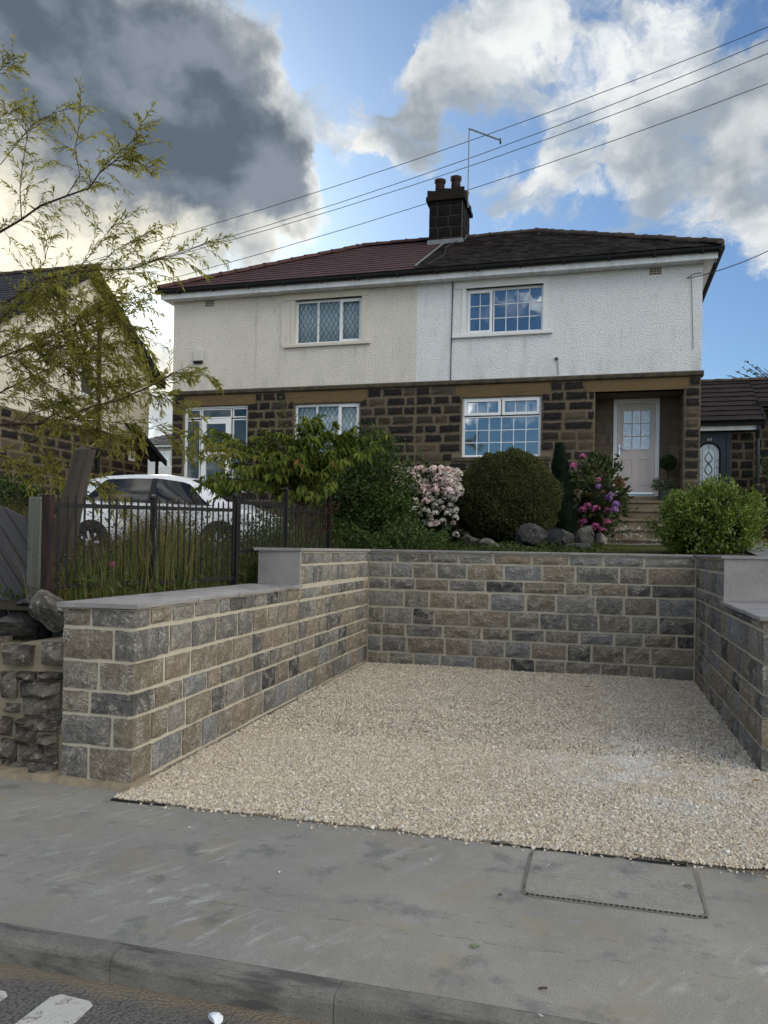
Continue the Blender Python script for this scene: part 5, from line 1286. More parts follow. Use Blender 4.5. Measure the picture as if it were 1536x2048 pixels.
# ------------------------------------------------------------------ iron railing
rl = thing('iron_railing', 'black iron railing of thin upright bars along the garden edge beside the left wall', 'railing', (0, 0, 0))
xr = lambda y: -3.62 - .14 * max(0, 7.4 - y)
zr = lambda y: 1.885 + .036 * (y - 5.0)
sec = [(5.0, 6.2), (6.2, 7.42)]
def rpost(y, z0, z1, m, w_=.045, cap=True):
    mb = MB().box(xr(y) - w_ / 2, y - w_ / 2, z0, xr(y) + w_ / 2, y + w_ / 2, z1)
    if cap: mb.lathe([(.0, -.02), (.03, -.005), (.036, .015), (.025, .038), (.0, .045)], xr(y), y, 10, z1)
    mb.obj('post', m, rl)
rpost(4.99, .9, 1.96, M_RUST, .06, False); rpost(6.16, 1.0, 2.0, M_FLAKE); rpost(7.42, 1.0, 2.10, M_IRON, .055)
for (a, b) in sec:
    MB().bar((xr(a), a, zr(a)), (xr(b), b, zr(b)), .012, .034).obj('rail', M_IRON, rl); MB().bar((xr(a), a, 1.27), (xr(b), b, 1.28), .012, .034).obj('rail', M_IRON, rl)
bm_ = MB().tube([(0, 0, 0), (0, 0, .72), (0, 0, .735)], [.0085, .0085, .003], 6).mesh('bar'); bm_.materials.append(M_IRON)
y = 5.09
while y < 7.38:
    if abs(y - 6.16) > .05: inst('bar', bm_, rl, (xr(y), y, zr(y) - .655 + random.uniform(-.004, .004)), (1, 1, random.uniform(.99, 1.02)), 0, (random.uniform(-.012, .012), random.uniform(-.012, .012), 0))
    y += .088
# upper length
for y_, zt in ((8.75, 2.27), (10.3, 2.3)): rpost(y_, 1.35, zt, M_IRON)
for (a, b) in ((7.42, 8.75), (8.75, 10.3)):
    for z in (2.055, 1.55): MB().bar((xr(a), a, z), (xr(b), b, z + .03), .012, .03).obj('rail', M_IRON, rl)
y = 7.52
while y < 10.25:
    if abs(y - 8.75) > .05: inst('bar', bm_, rl, (xr(y), y, 1.52), (.9, .9, .84), 0)
    y += .098

# ------------------------------------------------------------------ plank gate, post and old timber
gt = thing('plank_gate', 'weathered grey gate of diagonal boards at the left edge', 'gate', (0, 0, 0))
yg = 5.33
gx1, gx0 = -4.375, -5.75
def clip_plank(c, wv=.125):
    """board running down to the right at about 50 degrees, cut to the gate outline"""
    dx, dz = math.cos(math.radians(-52)), math.sin(math.radians(-52)); nx_, nz_ = -dz, dx
    poly = [(gx0, .95), (gx1, .95), (gx1, 1.77), (-4.64, 1.885), (-5.05, 1.95), (gx0, 1.95)]
    def cut(poly, f):
        out = []
        for i in range(len(poly)):
            a, b = poly[i], poly[(i + 1) % len(poly)]; fa, fb_ = f(a), f(b)
            if fa >= 0: out.append(a)
            if fa * fb_ < 0: t = fa / (fa - fb_); out.append((a[0] + (b[0] - a[0]) * t, a[1] + (b[1] - a[1]) * t))
        return out
    s = lambda p: (p[0] - gx0) * nx_ + (p[1] - 1.95) * nz_
    p2 = cut(poly, lambda p: s(p) - (c + .006)); p2 = cut(p2, lambda p: (c + wv - .006) - s(p)) if p2 else p2
    return p2
import itertools
for k in range(-14, 22):
    pl = clip_plank(k * .118, .118)
    if len(pl) < 3: continue
    a = abs(pl[0][0] - pl[1][0]); yo = random.uniform(-.010, .010)
    me = MB().loft([[(x, yg + yo, z) for x, z in pl], [(x, yg + yo + .022, z) for x, z in pl]])
    o = me.obj('plank', M_PLANK, gt)
    # grain follows the board: turn the local axes, keep the place
    Mr = Matrix.Rotation(math.radians(52), 4, 'Y'); o.data.transform(Mr.inverted()); o.matrix_world = Mr
for k, z in enumerate((1.05, 1.62)): box('rail', gx0, yg + .031, z, gx1, yg + .06, z + .09, M_PLANK, gt)
tp = thing('gate_post', 'square grey green timber post at the end of the plank gate', 'post', (-4.31, 5.32, 1.0))
b = MB().box(-.06, -.06, -.3, .06, .06, .965).mesh('shaft'); b.transform(Matrix.Rotation(math.radians(90), 4, 'Y')); o = link('shaft', b, M_POSTWOOD, tp); o.rotation_euler = (0, math.radians(-90), 0)
bv = o.modifiers.new('bevel', 'BEVEL'); bv.width = .008; tp.rotation_euler = (0, .012, 0)
lt = thing('leaning_timber', 'dark old timber baulk leaning to the right beside the railing end', 'timber', (-4.78, 6.0, .95))
rg = []
for f in np.linspace(0, 1, 9):
    w_ = .088 - .012 * math.sin(f * 9); rg.append([(f * 1.55, -w_ + random.uniform(-.012, .012), -.05), (f * 1.55, w_ + random.uniform(-.012, .012), -.05), (f * 1.55 - (.05 if f == 1 else 0), w_ * .95, .05), (f * 1.55, -w_ * .92, .05)])
o = MB().loft(rg).obj('beam', M_OLDTIMBER, lt); o.rotation_euler = (math.radians(90), math.radians(-75), 0)

# ------------------------------------------------------------------ white car behind the railing
car = thing('parked_car', 'white hatchback parked side on behind the railing, in front of the cream house', 'car', (-7.72, 13.38, 1.32), 0)
ST = np.array([  # x, z bottom, belt z, roof z, half width, roof half width
    (-2.06, .42, .86, .88, .60, .50), (-2.02, .32, .94, .97, .72, .55), (-1.93, .24, 1.0, 1.08, .80, .56), (-1.80, .22, 1.05, 1.34, .835, .55), (-1.62, .22, 1.07, 1.49, .85, .575),
    (-1.2, .22, 1.05, 1.565, .86, .60), (-.6, .20, 1.02, 1.585, .865, .61), (0, .20, 1.0, 1.575, .87, .61), (.5, .20, .985, 1.50, .87, .59), (.95, .20, .97, 1.30, .865, .60), (1.25, .20, .955, 1.10, .855, .64),
    (1.42, .21, .945, 1.0, .845, .66), (1.65, .22, .90, .935, .82, .62), (1.88, .24, .82, .84, .76, .56), (2.02, .30, .70, .71, .66, .45), (2.07, .38, .60, .61, .56, .38)])
def st(x): return [np.interp(x, ST[:, 0], ST[:, k]) for k in range(1, 6)]
xs = np.linspace(-2.06, 2.07, 70)
def smooth_st(x): return np.mean([st(np.clip(x + d, -2.06, 2.07)) for d in (-.07, -.035, 0, .035, .07)], 0)
def sec_pts(x):
    zb, be, ro_, hw_, rh = smooth_st(x)
    P = [(0, zb), (hw_ * .85, zb), (hw_ * .97, zb + .10), (hw_ * 1.0, .48), (hw_ * 1.0, .62), (hw_ * .985, .76), (hw_ * .995, be - .12), (hw_ * .965, be - .01), (hw_ * .945, be + .012)]
    P = [(a, min(b, be + .012)) for a, b in P]
    n = 6
    for i in range(1, n + 1):
        f = i / n; P.append((hw_ * .945 + (rh - hw_ * .945) * f ** 1.15, be + .012 + (ro_ - .035 - be - .012) * f))
    P += [(rh * .93, ro_ - .012), (rh * .6, ro_ + .012), (0, ro_ + .022)]
    return P
rings = []
for x in xs:
    P = sec_pts(x); rings.append([(x, -a, b) for a, b in P] + [(x, a, b) for a, b in P[-2:0:-1]])
body = MB().loft(rings).obj('body', M_CARPAINT, car, True)
def side_pt(x, f, sgn=-1, off=.006):
    zb, be, ro_, hw_, rh = smooth_st(x); a = hw_ * .945 + (rh - hw_ * .945) * f ** 1.15
    return (x, sgn * (a + off), be + .012 + (ro_ - .035 - be - .012) * f)
def side_panel(name, outline, m, parent, sgn):
    """outline: list of columns (x, f_low, f_high)"""
    V = []; F = []; n = 7
    for (x, a, b) in outline:
        for i in range(n): V.append(side_pt(x, a + (b - a) * i / (n - 1), sgn))
    for c in range(len(outline) - 1):
        for i in range(n - 1): F.append((c * n + i, (c + 1) * n + i, (c + 1) * n + i + 1, c * n + i + 1))
    return MB().add(V, F).obj(name, m, parent, True)
for sgn in (-1, 1):
    side_panel('window', [(x, .04, min(.9, .04 + (x + 1.52) * 2.2)) for x in np.linspace(-1.48, -1.02, 8)], M_CARGLASS, car, sgn)
    side_panel('window', [(x, .04, .9) for x in np.linspace(-.96, -.16, 8)], M_CARGLASS, car, sgn)
    side_panel('window', [(x, .04, min(.9, .06 + (1.12 - x) * 1.75)) for x in np.linspace(-.04, 1.1, 12)], M_CARGLASS, car, sgn)
    for a, b in ((-1.02, -.96), (-.16, -.04)): side_panel('pillar_trim', [(x, .03, .91) for x in (a, b)], M_TRIM, car, sgn)
    for x in (-.72, .18):
        zb, be, ro_, hw_, rh = st(x); MB().tube([(x, sgn * (hw_ + .005), .86), (x + .03, sgn * (hw_ + .03), .865), (x + .17, sgn * (hw_ + .03), .87), (x + .2, sgn * (hw_ + .005), .87)], .013, 6).obj('door_handle', M_CARPAINT, car, True)
    for x, lean in ((-.10, 0), (1.02, -.05), (-1.0, .12)):
        pts = [(x + lean * k / 6, sgn * (smooth_st(x)[3] * [.995, 1., 1., .99, .992, .99, .965][k] + .002), .28 + .115 * k) for k in range(7)]
        MB().tube(pts, .005, 4).obj('door_seam', M_TRIM, car)
    mi = MB().loft([[(.92 + q * .05, sgn * (.88 + .02), 1.0 + .06 * math.cos(t) ) for t in (0, 1, 2, 3)] for q in (0, 1)]) if False else MB().box(.86, sgn * .88, 1.0, .99, sgn * 1.04, 1.12)
    mi.obj('wing_mirror', M_TRIM, car, bevel=.03)
    for wx in (-1.28, 1.30):
        arch_ = MB(); n = 22; R1, R0 = .40, .30
        V = []; 
        for q in range(n + 1):
            t = math.radians(-18) + math.radians(216) * q / n
            for rr, off in ((R1, .003), (R0, .005)): V.append((wx + rr * math.cos(t), sgn * (.868 + off), .33 + rr * math.sin(t)))
        arch_.add(V, [(2 * q, 2 * q + 1, 2 * q + 3, 2 * q + 2) for q in range(n)]); arch_.obj('wheel_arch', M_TRIM, car)
        prof_ = [(.18, -.09), (.27, -.1), (.305, -.08), (.32, -.04), (.32, .04), (.305, .08), (.27, .1), (.18, .09)]
        wo = D.objects.new('wheel', None); COL.objects.link(wo); wo.parent = car; wo.location = (wx, sgn * .80, .32); wo.rotation_euler = (math.pi / 2, 0, 0)
        MB().lathe(prof_, 0, 0, 24).obj('tyre', M_RUBBER, wo, True)
        rm = MB().lathe([(.21, -.085), (.205, -.06), (.0, -.06), (.0, .06), (.205, .06), (.21, .085)], 0, 0, 20)
        for q in range(7):
            t = 2 * math.pi * q / 7
            for zz_ in (-.085, .085): rm.bar((.03 * math.cos(t), .03 * math.sin(t), zz_), (.2 * math.cos(t), .2 * math.sin(t), zz_), .045, .02)
        rm.obj('rim', M_ALLOY, wo)
    side = sgn
    MB().loft([[(-1.99, sgn * .70, .86), (-1.99, sgn * .60, .86), (-1.90, sgn * .60, 1.06), (-1.90, sgn * .80, 1.06)], [(-2.05, sgn * .68, .86), (-2.05, sgn * .58, .86), (-1.98, sgn * .60, 1.06), (-1.94, sgn * .79, 1.06)]]).obj('tail_lamp', M_REDLAMP, car)
    MB().loft([[(1.70, sgn * .83, .70), (1.95, sgn * .72, .66), (1.90, sgn * .70, .80), (1.62, sgn * .825, .87)], [(1.70, sgn * .6, .70), (1.98, sgn * .5, .66), (1.94, sgn * .5, .80), (1.65, sgn * .6, .87)]]).obj('headlight', M_CLEARLAMP, car)
V = []; n = 8
for x in np.linspace(.56, 1.30, n):
    P = sec_pts(x)
    for f in np.linspace(-.93, .93, 9):
        k = abs(f); zz_ = np.interp(k * P[-3][0], [0, P[-2][0], P[-3][0]], [P[-1][1], P[-2][1], P[-3][1]])
        V.append((x + .003, f * P[-3][0], zz_ + .006))
MB().add(V, [(c * 9 + i, (c + 1) * 9 + i, (c + 1) * 9 + i + 1, c * 9 + i + 1) for c in range(n - 1) for i in range(8)]).obj('windscreen', M_CARGLASS, car, True)
# ------------------------------------------------------------------ vegetation
def lump(d, k=0.):
    return 1 + .09 * np.sin(d[:, 0] * 5 + k) * np.sin(d[:, 2] * 6 + k * 2) + .06 * np.sin(d[:, 1] * 9 + d[:, 2] * 7 + k)
def clump_leaves(c, r, ncl, per, L, W_, spread, seed=0., zmin=None, up=.25, inner=.72, outb=.8, rough=1.):
    """leaf arrays gathered in clumps over a lumpy ellipsoid"""
    c = np.array(c, float); r = np.array(r, float)
    d = rand_dir(ncl); rad = lump(d, seed) ** rough * np.where(rng.random(ncl) < .72, rng.uniform(.9, 1.02, ncl), rng.uniform(inner, .95, ncl))
    cc = d * rad[:, None]
    ci = np.repeat(np.arange(ncl), per); n = len(ci)
    off = rng.normal(size=(n, 3)) * spread
    P = c + (cc[ci]) * r + off
    out = nrm_((P - c) / r)
    Dr = nrm_(out * outb + rng.normal(size=(n, 3)) * .62 + np.array([0, 0, up])); N = nrm_(out + np.array([0, 0, .7]) + rng.normal(size=(n, 3)) * .5)
    Ls = L * rng.uniform(.65, 1.2, n); Ws = W_ * rng.uniform(.8, 1.15, n)
    if zmin is not None:
        k = P[:, 2] > zmin; P, Dr, N, Ls, Ws = P[k], Dr[k], N[k], Ls[k], Ws[k]
    return P, Dr, N, Ls, Ws
def core(parent, c, r, k=.8, name='shaded_core', zmin=None):  # solid near-black filling, painted as the shaded inside of a bush
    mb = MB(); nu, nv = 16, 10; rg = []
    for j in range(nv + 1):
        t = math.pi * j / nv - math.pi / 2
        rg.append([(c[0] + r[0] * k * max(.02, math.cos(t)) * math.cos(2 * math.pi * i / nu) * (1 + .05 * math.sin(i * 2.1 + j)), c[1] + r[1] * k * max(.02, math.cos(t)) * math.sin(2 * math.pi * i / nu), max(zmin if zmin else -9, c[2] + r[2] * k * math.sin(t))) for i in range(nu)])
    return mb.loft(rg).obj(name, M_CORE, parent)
def foliage(parent, arrs, m, name='foliage', fold=.18, droop=0.):
    A = [np.concatenate([np.broadcast_to(a[i], a[i].shape) for a in arrs]) for i in range(5)]
    return link(name, leaf_mesh(name, *A, fold=fold, droop=droop), m, parent)
def stems(parent, base, tips, m=M_BARK, r0=.03, name='stem', sag=.1):
    mb = MB(); b = Vector(base)
    for t in tips:
        t = Vector(t); mid = b.lerp(t, .5) + Vector((random.uniform(-.1, .1), random.uniform(-.1, .1), sag)); mb.tube([b, mid, t], [r0, r0 * .6, r0 * .15], 5)
    return mb.obj(name, m, parent)

# clipped dome
c = (-1.62, 14.35, 2.50); r = (.93, .93, .90)
tb = thing('topiary_dome', 'large clipped dome of small dark green leaves below the white house window', 'bush', (c[0], c[1], 1.68))
def wl(o, th):     # child of a thing standing away from the origin, built in world coordinates
    o.matrix_parent_inverse = Matrix.Translation(-Vector(th.location)); return o
n = 30000; d = rand_dir(n); d[:, 2] = np.where(d[:, 2] < -.75, -d[:, 2], d[:, 2]); rad = (1 + .035 * np.sin(d[:, 0] * 9) * np.sin(d[:, 2] * 8) + .02 * np.sin(d[:, 0] * 23 + d[:, 2] * 19)) * np.where(rng.random(n) < .03, rng.uniform(1.0, 1.045, n), rng.uniform(.93, 1.012, n))
flat_ = np.where(d[:, 2] < 0, .97, 1.0)
P = np.array(c) + d * rad[:, None] * np.array(r) * flat_[:, None]
Dr = nrm_(d + rng.normal(size=(n, 3)) * .7 + np.array([0, 0, .25])); N = nrm_(d + rng.normal(size=(n, 3)) * .5)
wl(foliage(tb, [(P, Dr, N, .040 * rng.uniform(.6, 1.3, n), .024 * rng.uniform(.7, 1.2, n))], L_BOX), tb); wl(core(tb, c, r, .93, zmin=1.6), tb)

# slim conifer
cf = thing('conifer', 'slim dark pointed conifer beside the clipped dome', 'conifer', (-.70, 15.1, 1.7))
n = 9000; t = rng.uniform(0, 1, n) ** 1.25; zz_ = 1.72 + t * 1.86; R0 = (.27 * (1 - t) ** .75 + .03) * (1 + .14 * np.sin(t * 26)); a = rng.uniform(0, 2 * np.pi, n)
lean = np.array([-.72 + 0 * t + .05 * (1 - t) - .06 * t, 15.1 + 0 * t]).T
rr = R0 * rng.uniform(.7, 1.05, n); P = np.stack([lean[:, 0] + rr * np.cos(a), lean[:, 1] + rr * np.sin(a), zz_], 1)
Dr = nrm_(np.stack([np.cos(a) * .5, np.sin(a) * .5, np.full(n, 1.0)], 1) + rng.normal(size=(n, 3)) * .25); N = np.stack([np.cos(a), np.sin(a), np.full(n, .2)], 1)
wl(foliage(cf, [(P, Dr, N, .10 * rng.uniform(.6, 1.2, n), .022 * np.ones(n))], L_CONIFER), cf)
wl(MB().tube([(-.70, 15.1, 1.6), (-.72, 15.1, 2.4), (-.77, 15.1, 3.3)], [.12, .09, .02], 8).obj('trunk', M_CORE, cf), cf)

# hydrangeas
def flower_head_mesh(m, seed):
    n = 46; d = rand_dir(n); d[:, 2] = np.where(d[:, 2] < -.35, -d[:, 2], d[:, 2])
    V = []; F = []
    for k in range(n):
        u = nrm_(np.cross(d[k], rng.normal(size=3))[None])[0]; v = np.cross(d[k], u); p = d[k] * rng.uniform(.82, 1.0); s = .30
        o = len(V); V += [p + (u + v) * s * .7, p + (v - u) * s * .7, p + (-u - v) * s * .7, p + (u - v) * s * .7, p * .93]
        F += [(o, o + 1, o + 4), (o + 1, o + 2, o + 4), (o + 2, o + 3, o + 4), (o + 3, o, o + 4)]
    me = np_mesh('flower_head', V, F); me.materials.append(m); return me
FH = {m.name: [flower_head_mesh(m, 0) for _ in range(3)] for m in (L_PINK, L_CREAMFL, L_MAGENTA, L_PURPLE, L_RUSTFL)}
def heads(th, pts, ms):
    for i, (px, py, rad, mi) in enumerate(pts):
        y = th['_y'] - .45 + .3 * abs((py - th['_cy']) / 90) + random.uniform(-.1, .1); p = atY(px, py, y)
        o = inst('flower_head', random.choice(FH[ms[mi].name]), th, (p[0] - th.location[0], p[1] - th.location[1], p[2] - th.location[2]), (rad,) * 3, 0, (random.uniform(-.4, .4), random.uniform(-.4, .4), random.uniform(0, 6)))
hy = thing('hydrangea', 'hydrangea covered in pale pink flower heads between the dark shrub and the clipped dome', 'hydrangea', (-3.05, 14.1, 1.65))
hy['_y'] = 14.1; hy['_cy'] = 1010
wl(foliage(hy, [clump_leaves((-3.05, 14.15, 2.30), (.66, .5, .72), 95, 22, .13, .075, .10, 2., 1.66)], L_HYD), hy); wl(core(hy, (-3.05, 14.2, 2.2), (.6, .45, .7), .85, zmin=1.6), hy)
pk = []
pr = random.Random(4)
def many(n, x0, x1, y0, y1, sp, ok=lambda x, y: True):
    out = []; k = 0
    while len(out) < n and k < 4000:
        k += 1; x, y = pr.uniform(x0, x1), pr.uniform(y0, y1)
        if ok(x, y) and all((x - a) ** 2 + (y - b) ** 2 > sp * sp for a, b in out): out.append((x, y))
    return out
for (x, y) in many(95, 788, 920, 938, 992, 8.0, lambda x, y: not (838 < x < 858 and 944 < y < 962) and y < 978 + (x - 797) * .12 and not (x < 830 and y > 985)): pk.append((x, y, pr.uniform(.06, .10), 0 if pr.random() < .8 else 1))
for (x, y) in many(26, 826, 914, 990, 1060, 13, lambda x, y: y < 1000 + (x - 800) * .7): pk.append((x, y, pr.uniform(.06, .085), 1 if pr.random() < .55 else 0))
for x, y in ((848, 1046), (862, 1050), (884, 1075), (912, 1070), (880, 1083), (860, 1030), (846, 1020), (870, 1012), (838, 1030), (895, 1028), (800, 1012), (815, 1020), (808, 1030), (803, 1005), (820, 1008)): pk.append((x, y, .07, 1))
heads(hy, pk, [L_PINK, L_CREAMFL])
h2 = thing('hydrangea', 'hydrangea with a few magenta and purple flower heads beside the front steps', 'hydrangea', (-.10, 15.3, 1.75))
h2['_y'] = 15.3; h2['_cy'] = 1000
wl(foliage(h2, [clump_leaves((-.12, 15.35, 2.55), (.50, .45, .78), 62, 20, .125, .068, .09, 5., 1.76)], L_HYD), h2); wl(core(h2, (-.1, 15.4, 2.45), (.44, .4, .72), .7, zmin=1.7), h2)
hd = [(1147, 933, .075, 0), (1165, 913, .065, 0), (1165, 1021, .075, 0), (1175, 1013, .08, 0), (1192, 1018, .08, 0), (1168, 1043, .075, 0), (1158, 1050, .07, 0), (1191, 1054, .085, 0), (1205, 1060, .075, 0), (1215, 1045, .08, 0),
      (1217, 997, .075, 1), (1231, 1010, .08, 1), (1229, 1021, .08, 1), (1215, 1023, .08, 0), (1196, 974, .06, 1), (1197, 960, .055, 0), (1160, 955, .05, 4), (1238, 965, .09, 2), (1243, 972, .08, 2), (1222, 990, .06, 1), (1205, 985, .05, 2), (1180, 990, .05, 2)]
heads(h2, [(a, b, c_, min(d_, 2)) for a, b, c_, d_ in hd], [L_MAGENTA, L_PURPLE, L_RUSTFL])

# rounded glossy bush behind the wall on the right
rb_ = thing('round_bush', 'rounded glossy light green bush spilling to the right of the lawn behind the back wall', 'bush', (1.56, 12.45, 1.5))
c = (1.55, 12.45, 2.05); r = (.655, .62, .49)
A1 = clump_leaves(c, r, 300, 52, .062, .027, .055, 1., 1.52, up=.55, inner=.8, outb=.7, rough=1.9)
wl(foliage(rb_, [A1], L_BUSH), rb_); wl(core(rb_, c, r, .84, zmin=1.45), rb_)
fl_ = [atY(a, b, 12.2) for a, b in ((1448, 977), (1452, 981), (1462, 983), (1476, 988), (1480, 990))]
wl(foliage(rb_, [(np.array(fl_).repeat(6, 0) + rng.normal(size=(30, 3)) * .02, rand_dir(30), rand_dir(30), .05 * np.ones(30), .03 * np.ones(30))], L_ACER, 'red_shoot'), rb_)

# dark shrub in the middle
ds = thing('evergreen_shrub', 'tall dark green evergreen shrub behind the corner of the walls', 'shrub', (-3.85, 12.6, 1.55))
c = (-3.85, 12.6, 2.42); r = (.78, .7, 1.0)
wl(foliage(ds, [clump_leaves(c, r, 480, 44, .060, .032, .085, 3., 1.55, up=.3, inner=.55, rough=1.5), clump_leaves((-3.55, 12.4, 2.0), (.5, .5, .6), 120, 40, .06, .032, .07, 1., 1.55)], L_DARK), ds); wl(core(ds, c, r, .66, zmin=1.5), ds)

# small tree with long drooping leaves
ct = thing('young_tree', 'young spreading tree with long drooping green leaves in front of the leaded window', 'tree', (-3.95, 10.4, 1.5))
mb = MB(); base = (-3.95, 10.4, 1.45)
mb.tube([base, (-3.98, 10.4, 1.95), (-4.0, 10.38, 2.3)], [.045, .038, .03], 7)
LP, LD, LN, LL, LW = [], [], [], [], []
def shoot(p0, p1, r0, nl, L, droop=.5, bend=.12, side=.6):
    p0, p1 = Vector(p0), Vector(p1); mid = p0.lerp(p1, .5) + Vector((0, 0, bend)); pts = [p0, p0.lerp(mid, .5) + Vector((0, 0, bend * .3)), mid, mid.lerp(p1, .5) + Vector((0, 0, bend * .3)), p1]
    mb.tube(pts, [r0, r0 * .8, r0 * .6, r0 * .4, r0 * .15], 5)
    for k in range(nl):
        f = random.uniform(.25, 1) * 4; i = min(int(f), 3); q = pts[i].lerp(pts[i + 1], f - i); ax = (pts[i + 1] - pts[i]).normalized()
        dr = ax * random.uniform(.1, .7) + Vector((random.uniform(-1, 1), random.uniform(-1, 1), random.uniform(-.3, .4))) * side + Vector((0, 0, -droop))
        LP.append(q); LD.append(dr); LN.append((random.uniform(-.5, .5), random.uniform(-.8, .1), 1)); l = L * random.uniform(.65, 1.15); LL.append(l); LW.append(l * .40)
targets = [((420, 855), 10.2), ((450, 880), 10.0), ((480, 905), 9.9), ((440, 930), 9.9), ((430, 975), 9.8), ((470, 970), 9.6), ((410, 960), 9.9), ((500, 890), 10.3), ((530, 880), 10.2), ((560, 865), 10.4), ((600, 850), 10.3), ((640, 830), 10.2), ((655, 860), 10.0), ((690, 860), 10.2), ((715, 850), 10.3),
           ((730, 870), 10.5), ((660, 900), 9.9), ((620, 890), 9.9), ((580, 900), 9.8), ((540, 925), 9.7), ((500, 940), 9.7), ((560, 950), 9.7), ((610, 935), 9.7), ((650, 945), 9.8), ((690, 920), 9.9), ((640, 990), 9.8), ((600, 985), 9.7), ((660, 975), 9.7), ((520, 975), 9.7), ((750, 890), 10.6), ((700, 895), 10.2), ((480, 940), 9.8), ((590, 870), 10.1), ((525, 905), 10.0), ((575, 925), 10.1), ((630, 915), 10.2)]
for (a, b), yy in targets:
    t = atY(a, b, yy); s = Vector((-4.0 + random.uniform(-.05, .05), 10.38, random.uniform(2.1, 2.4)))
    shoot(s, t, .015, 70, .125, .55, .16)
    for k in range(2):
        e = Vector(t) + Vector((random.uniform(-.35, .35), random.uniform(-.3, .3), random.uniform(-.15, .2))); shoot(s.lerp(Vector(t), .6), e, .008, 34, .115, .55, .1)
# upright slender shoots with small leaves
for (a, b, yy) in ((562, 795, 10.5), (590, 815, 10.4), (615, 835, 10.3), (632, 850, 10.3), (505, 835, 10.5), (535, 840, 10.5), (500, 860, 10.5), (550, 815, 10.5)):
    t = atY(a, b, yy); shoot((-4.1, 10.4, 2.7), t, .009, 46, .06, .05, -.05, .7)
wl(mb.obj('trunk', M_BARK, ct), ct)
wl(foliage(ct, [(np.array(LP), np.array(LD), np.array(LN, float), np.array(LL), np.array(LW))], L_CHERRY, droop=.25), ct)
for (a, b) in ((601, 930), (591, 922), (669, 930)):
    p = atY(a, b, 9.55); P = np.array([p] * 3) + rng.normal(size=(3, 3)) * .015
    wl(foliage(ct, [(P, rng.normal(size=(3, 3)) + np.array([0, 0, -.8]), rand_dir(3), .06 * np.ones(3), .03 * np.ones(3))], leafmat('turned_leaf', [(0, (.30, .07, .035)), (1, (.42, .16, .08))]), 'red_leaf'), ct)

# red acer and undergrowth near the wall corner
ac = thing('red_acer', 'small dark red leaved acer under the young tree', 'shrub', (-3.9, 10.9, 1.5))
pts = [atY(a + pr.uniform(-14, 14), b + pr.uniform(-9, 9), pr.uniform(9.9, 10.3)) for a, b in ((585, 1000), (600, 1010), (615, 1020), (600, 1030), (625, 1040), (612, 1055), (640, 1030), (655, 1020), (668, 1012), (575, 995), (595, 1045), (630, 1060), (648, 1048)) for _ in range(26)]
P = np.array(pts); n = len(P)
wl(foliage(ac, [(P, rng.normal(size=(n, 3)) * [1, 1, .5] + [0, -.2, -.5], rng.normal(size=(n, 3)) * .5 + [0, -.5, 1], .075 * rng.uniform(.6, 1.2, n), .020 * np.ones(n))], L_ACER), ac)
wl(stems(ac, (-3.75, 10.9, 1.45), [atY(a, b, 10.2) for a, b in ((600, 1010), (650, 1025), (620, 1050), (580, 1000))], M_TWIG, .015), ac)
def undergrowth(name, label, n, fx, L, W_, m, droop=0):
    P = fx(n); n = len(P)
    Dr = rng.normal(size=(n, 3)) * .8 + np.array([0, -.15, .6]); N = rng.normal(size=(n, 3)) * .5 + np.array([0, -.6, .8])
    o = link(name, leaf_mesh(name, P, Dr, N, L * rng.uniform(.6, 1.3, n), W_ * rng.uniform(.7, 1.2, n), droop=droop), m)
    return tag(o, label, None, None, 'stuff')
def lowmass(x0, x1, y0, y1, hmax, k=1.6):
    def f(n):
        x = rng.uniform(x0, x1, n); y = rng.uniform(y0, y1, n); bump_ = .55 + .45 * np.sin(x * 4.1 + 1) * np.sin(y * 3.3)
        return np.stack([x, y, hgt(x, y) + hmax * bump_ * rng.random(n) ** (1 / k)], 1)
    return f
undergrowth('undergrowth', 'dark low leaves under the young tree and shrub behind the wall', 9000, lowmass(-5.2, -2.4, 10.95, 13.0, .55), .065, .034, L_DARK)
undergrowth('undergrowth', 'dark leafy growth behind the upper railing length, in front of the car bonnet', 5200, lowmass(-6.0, -3.75, 8.2, 11.0, 1.0, 1.2), .06, .03, L_DARK)
undergrowth('ground_cover', 'low leaves and stems on the planted bank behind the back wall', 5000, lowmass(-3.0, 0.0, 11.2, 15.6, .16), .055, .03, L_WEED)
undergrowth('weeds', 'green leafy weeds growing along the railing', 9000, lowmass(-7.4, -3.64, 5.2, 10.6, .42, 1.0), .075, .030, L_WEED)

def blades(name, label, n, x0, x1, y0, y1, h0, h1, w_, m, zf=hgt, seeds=None):
    x = rng.uniform(x0, x1, n); y = rng.uniform(y0, y1, n); h = rng.uniform(h0, h1, n) * (.7 + .3 * np.sin(x * 3 + y * 2))
    k_ = ~((x < -4.2) & (y < 5.75) & (x > -9)) if h1 > .3 else np.ones(n, bool); x, y, h = x[k_], y[k_], h[k_]; n = len(x)
    P = np.stack([x, y, zf(x, y) - .01], 1); a = rng.uniform(0, 2 * np.pi, n); bend = rng.uniform(.08, .75, n) * h
    T = P + np.stack([np.cos(a) * bend, np.sin(a) * bend, h], 1); Mi = P + np.stack([np.cos(a) * bend * .3, np.sin(a) * bend * .3, h * .6], 1)
    s = np.stack([-np.sin(a), np.cos(a), 0 * a], 1) * w_ / 2
    V = np.stack([P - s, P + s, Mi - s * .8, Mi + s * .8, T], 1).reshape(-1, 3); b = np.arange(n)[:, None] * 5
    F = np.concatenate([b + [0, 1, 3], b + [0, 3, 2], b + [2, 3, 4]], 0)
    o = link(name, np_mesh(name, V, F), m); tag(o, label, None, None, 'stuff'); return T
T = blades('grass', 'tall yellowing grass growing behind the railing', 15000, -8.6, -3.68, 5.0, 11.6, .28, .95, .0065, L_GRASS)
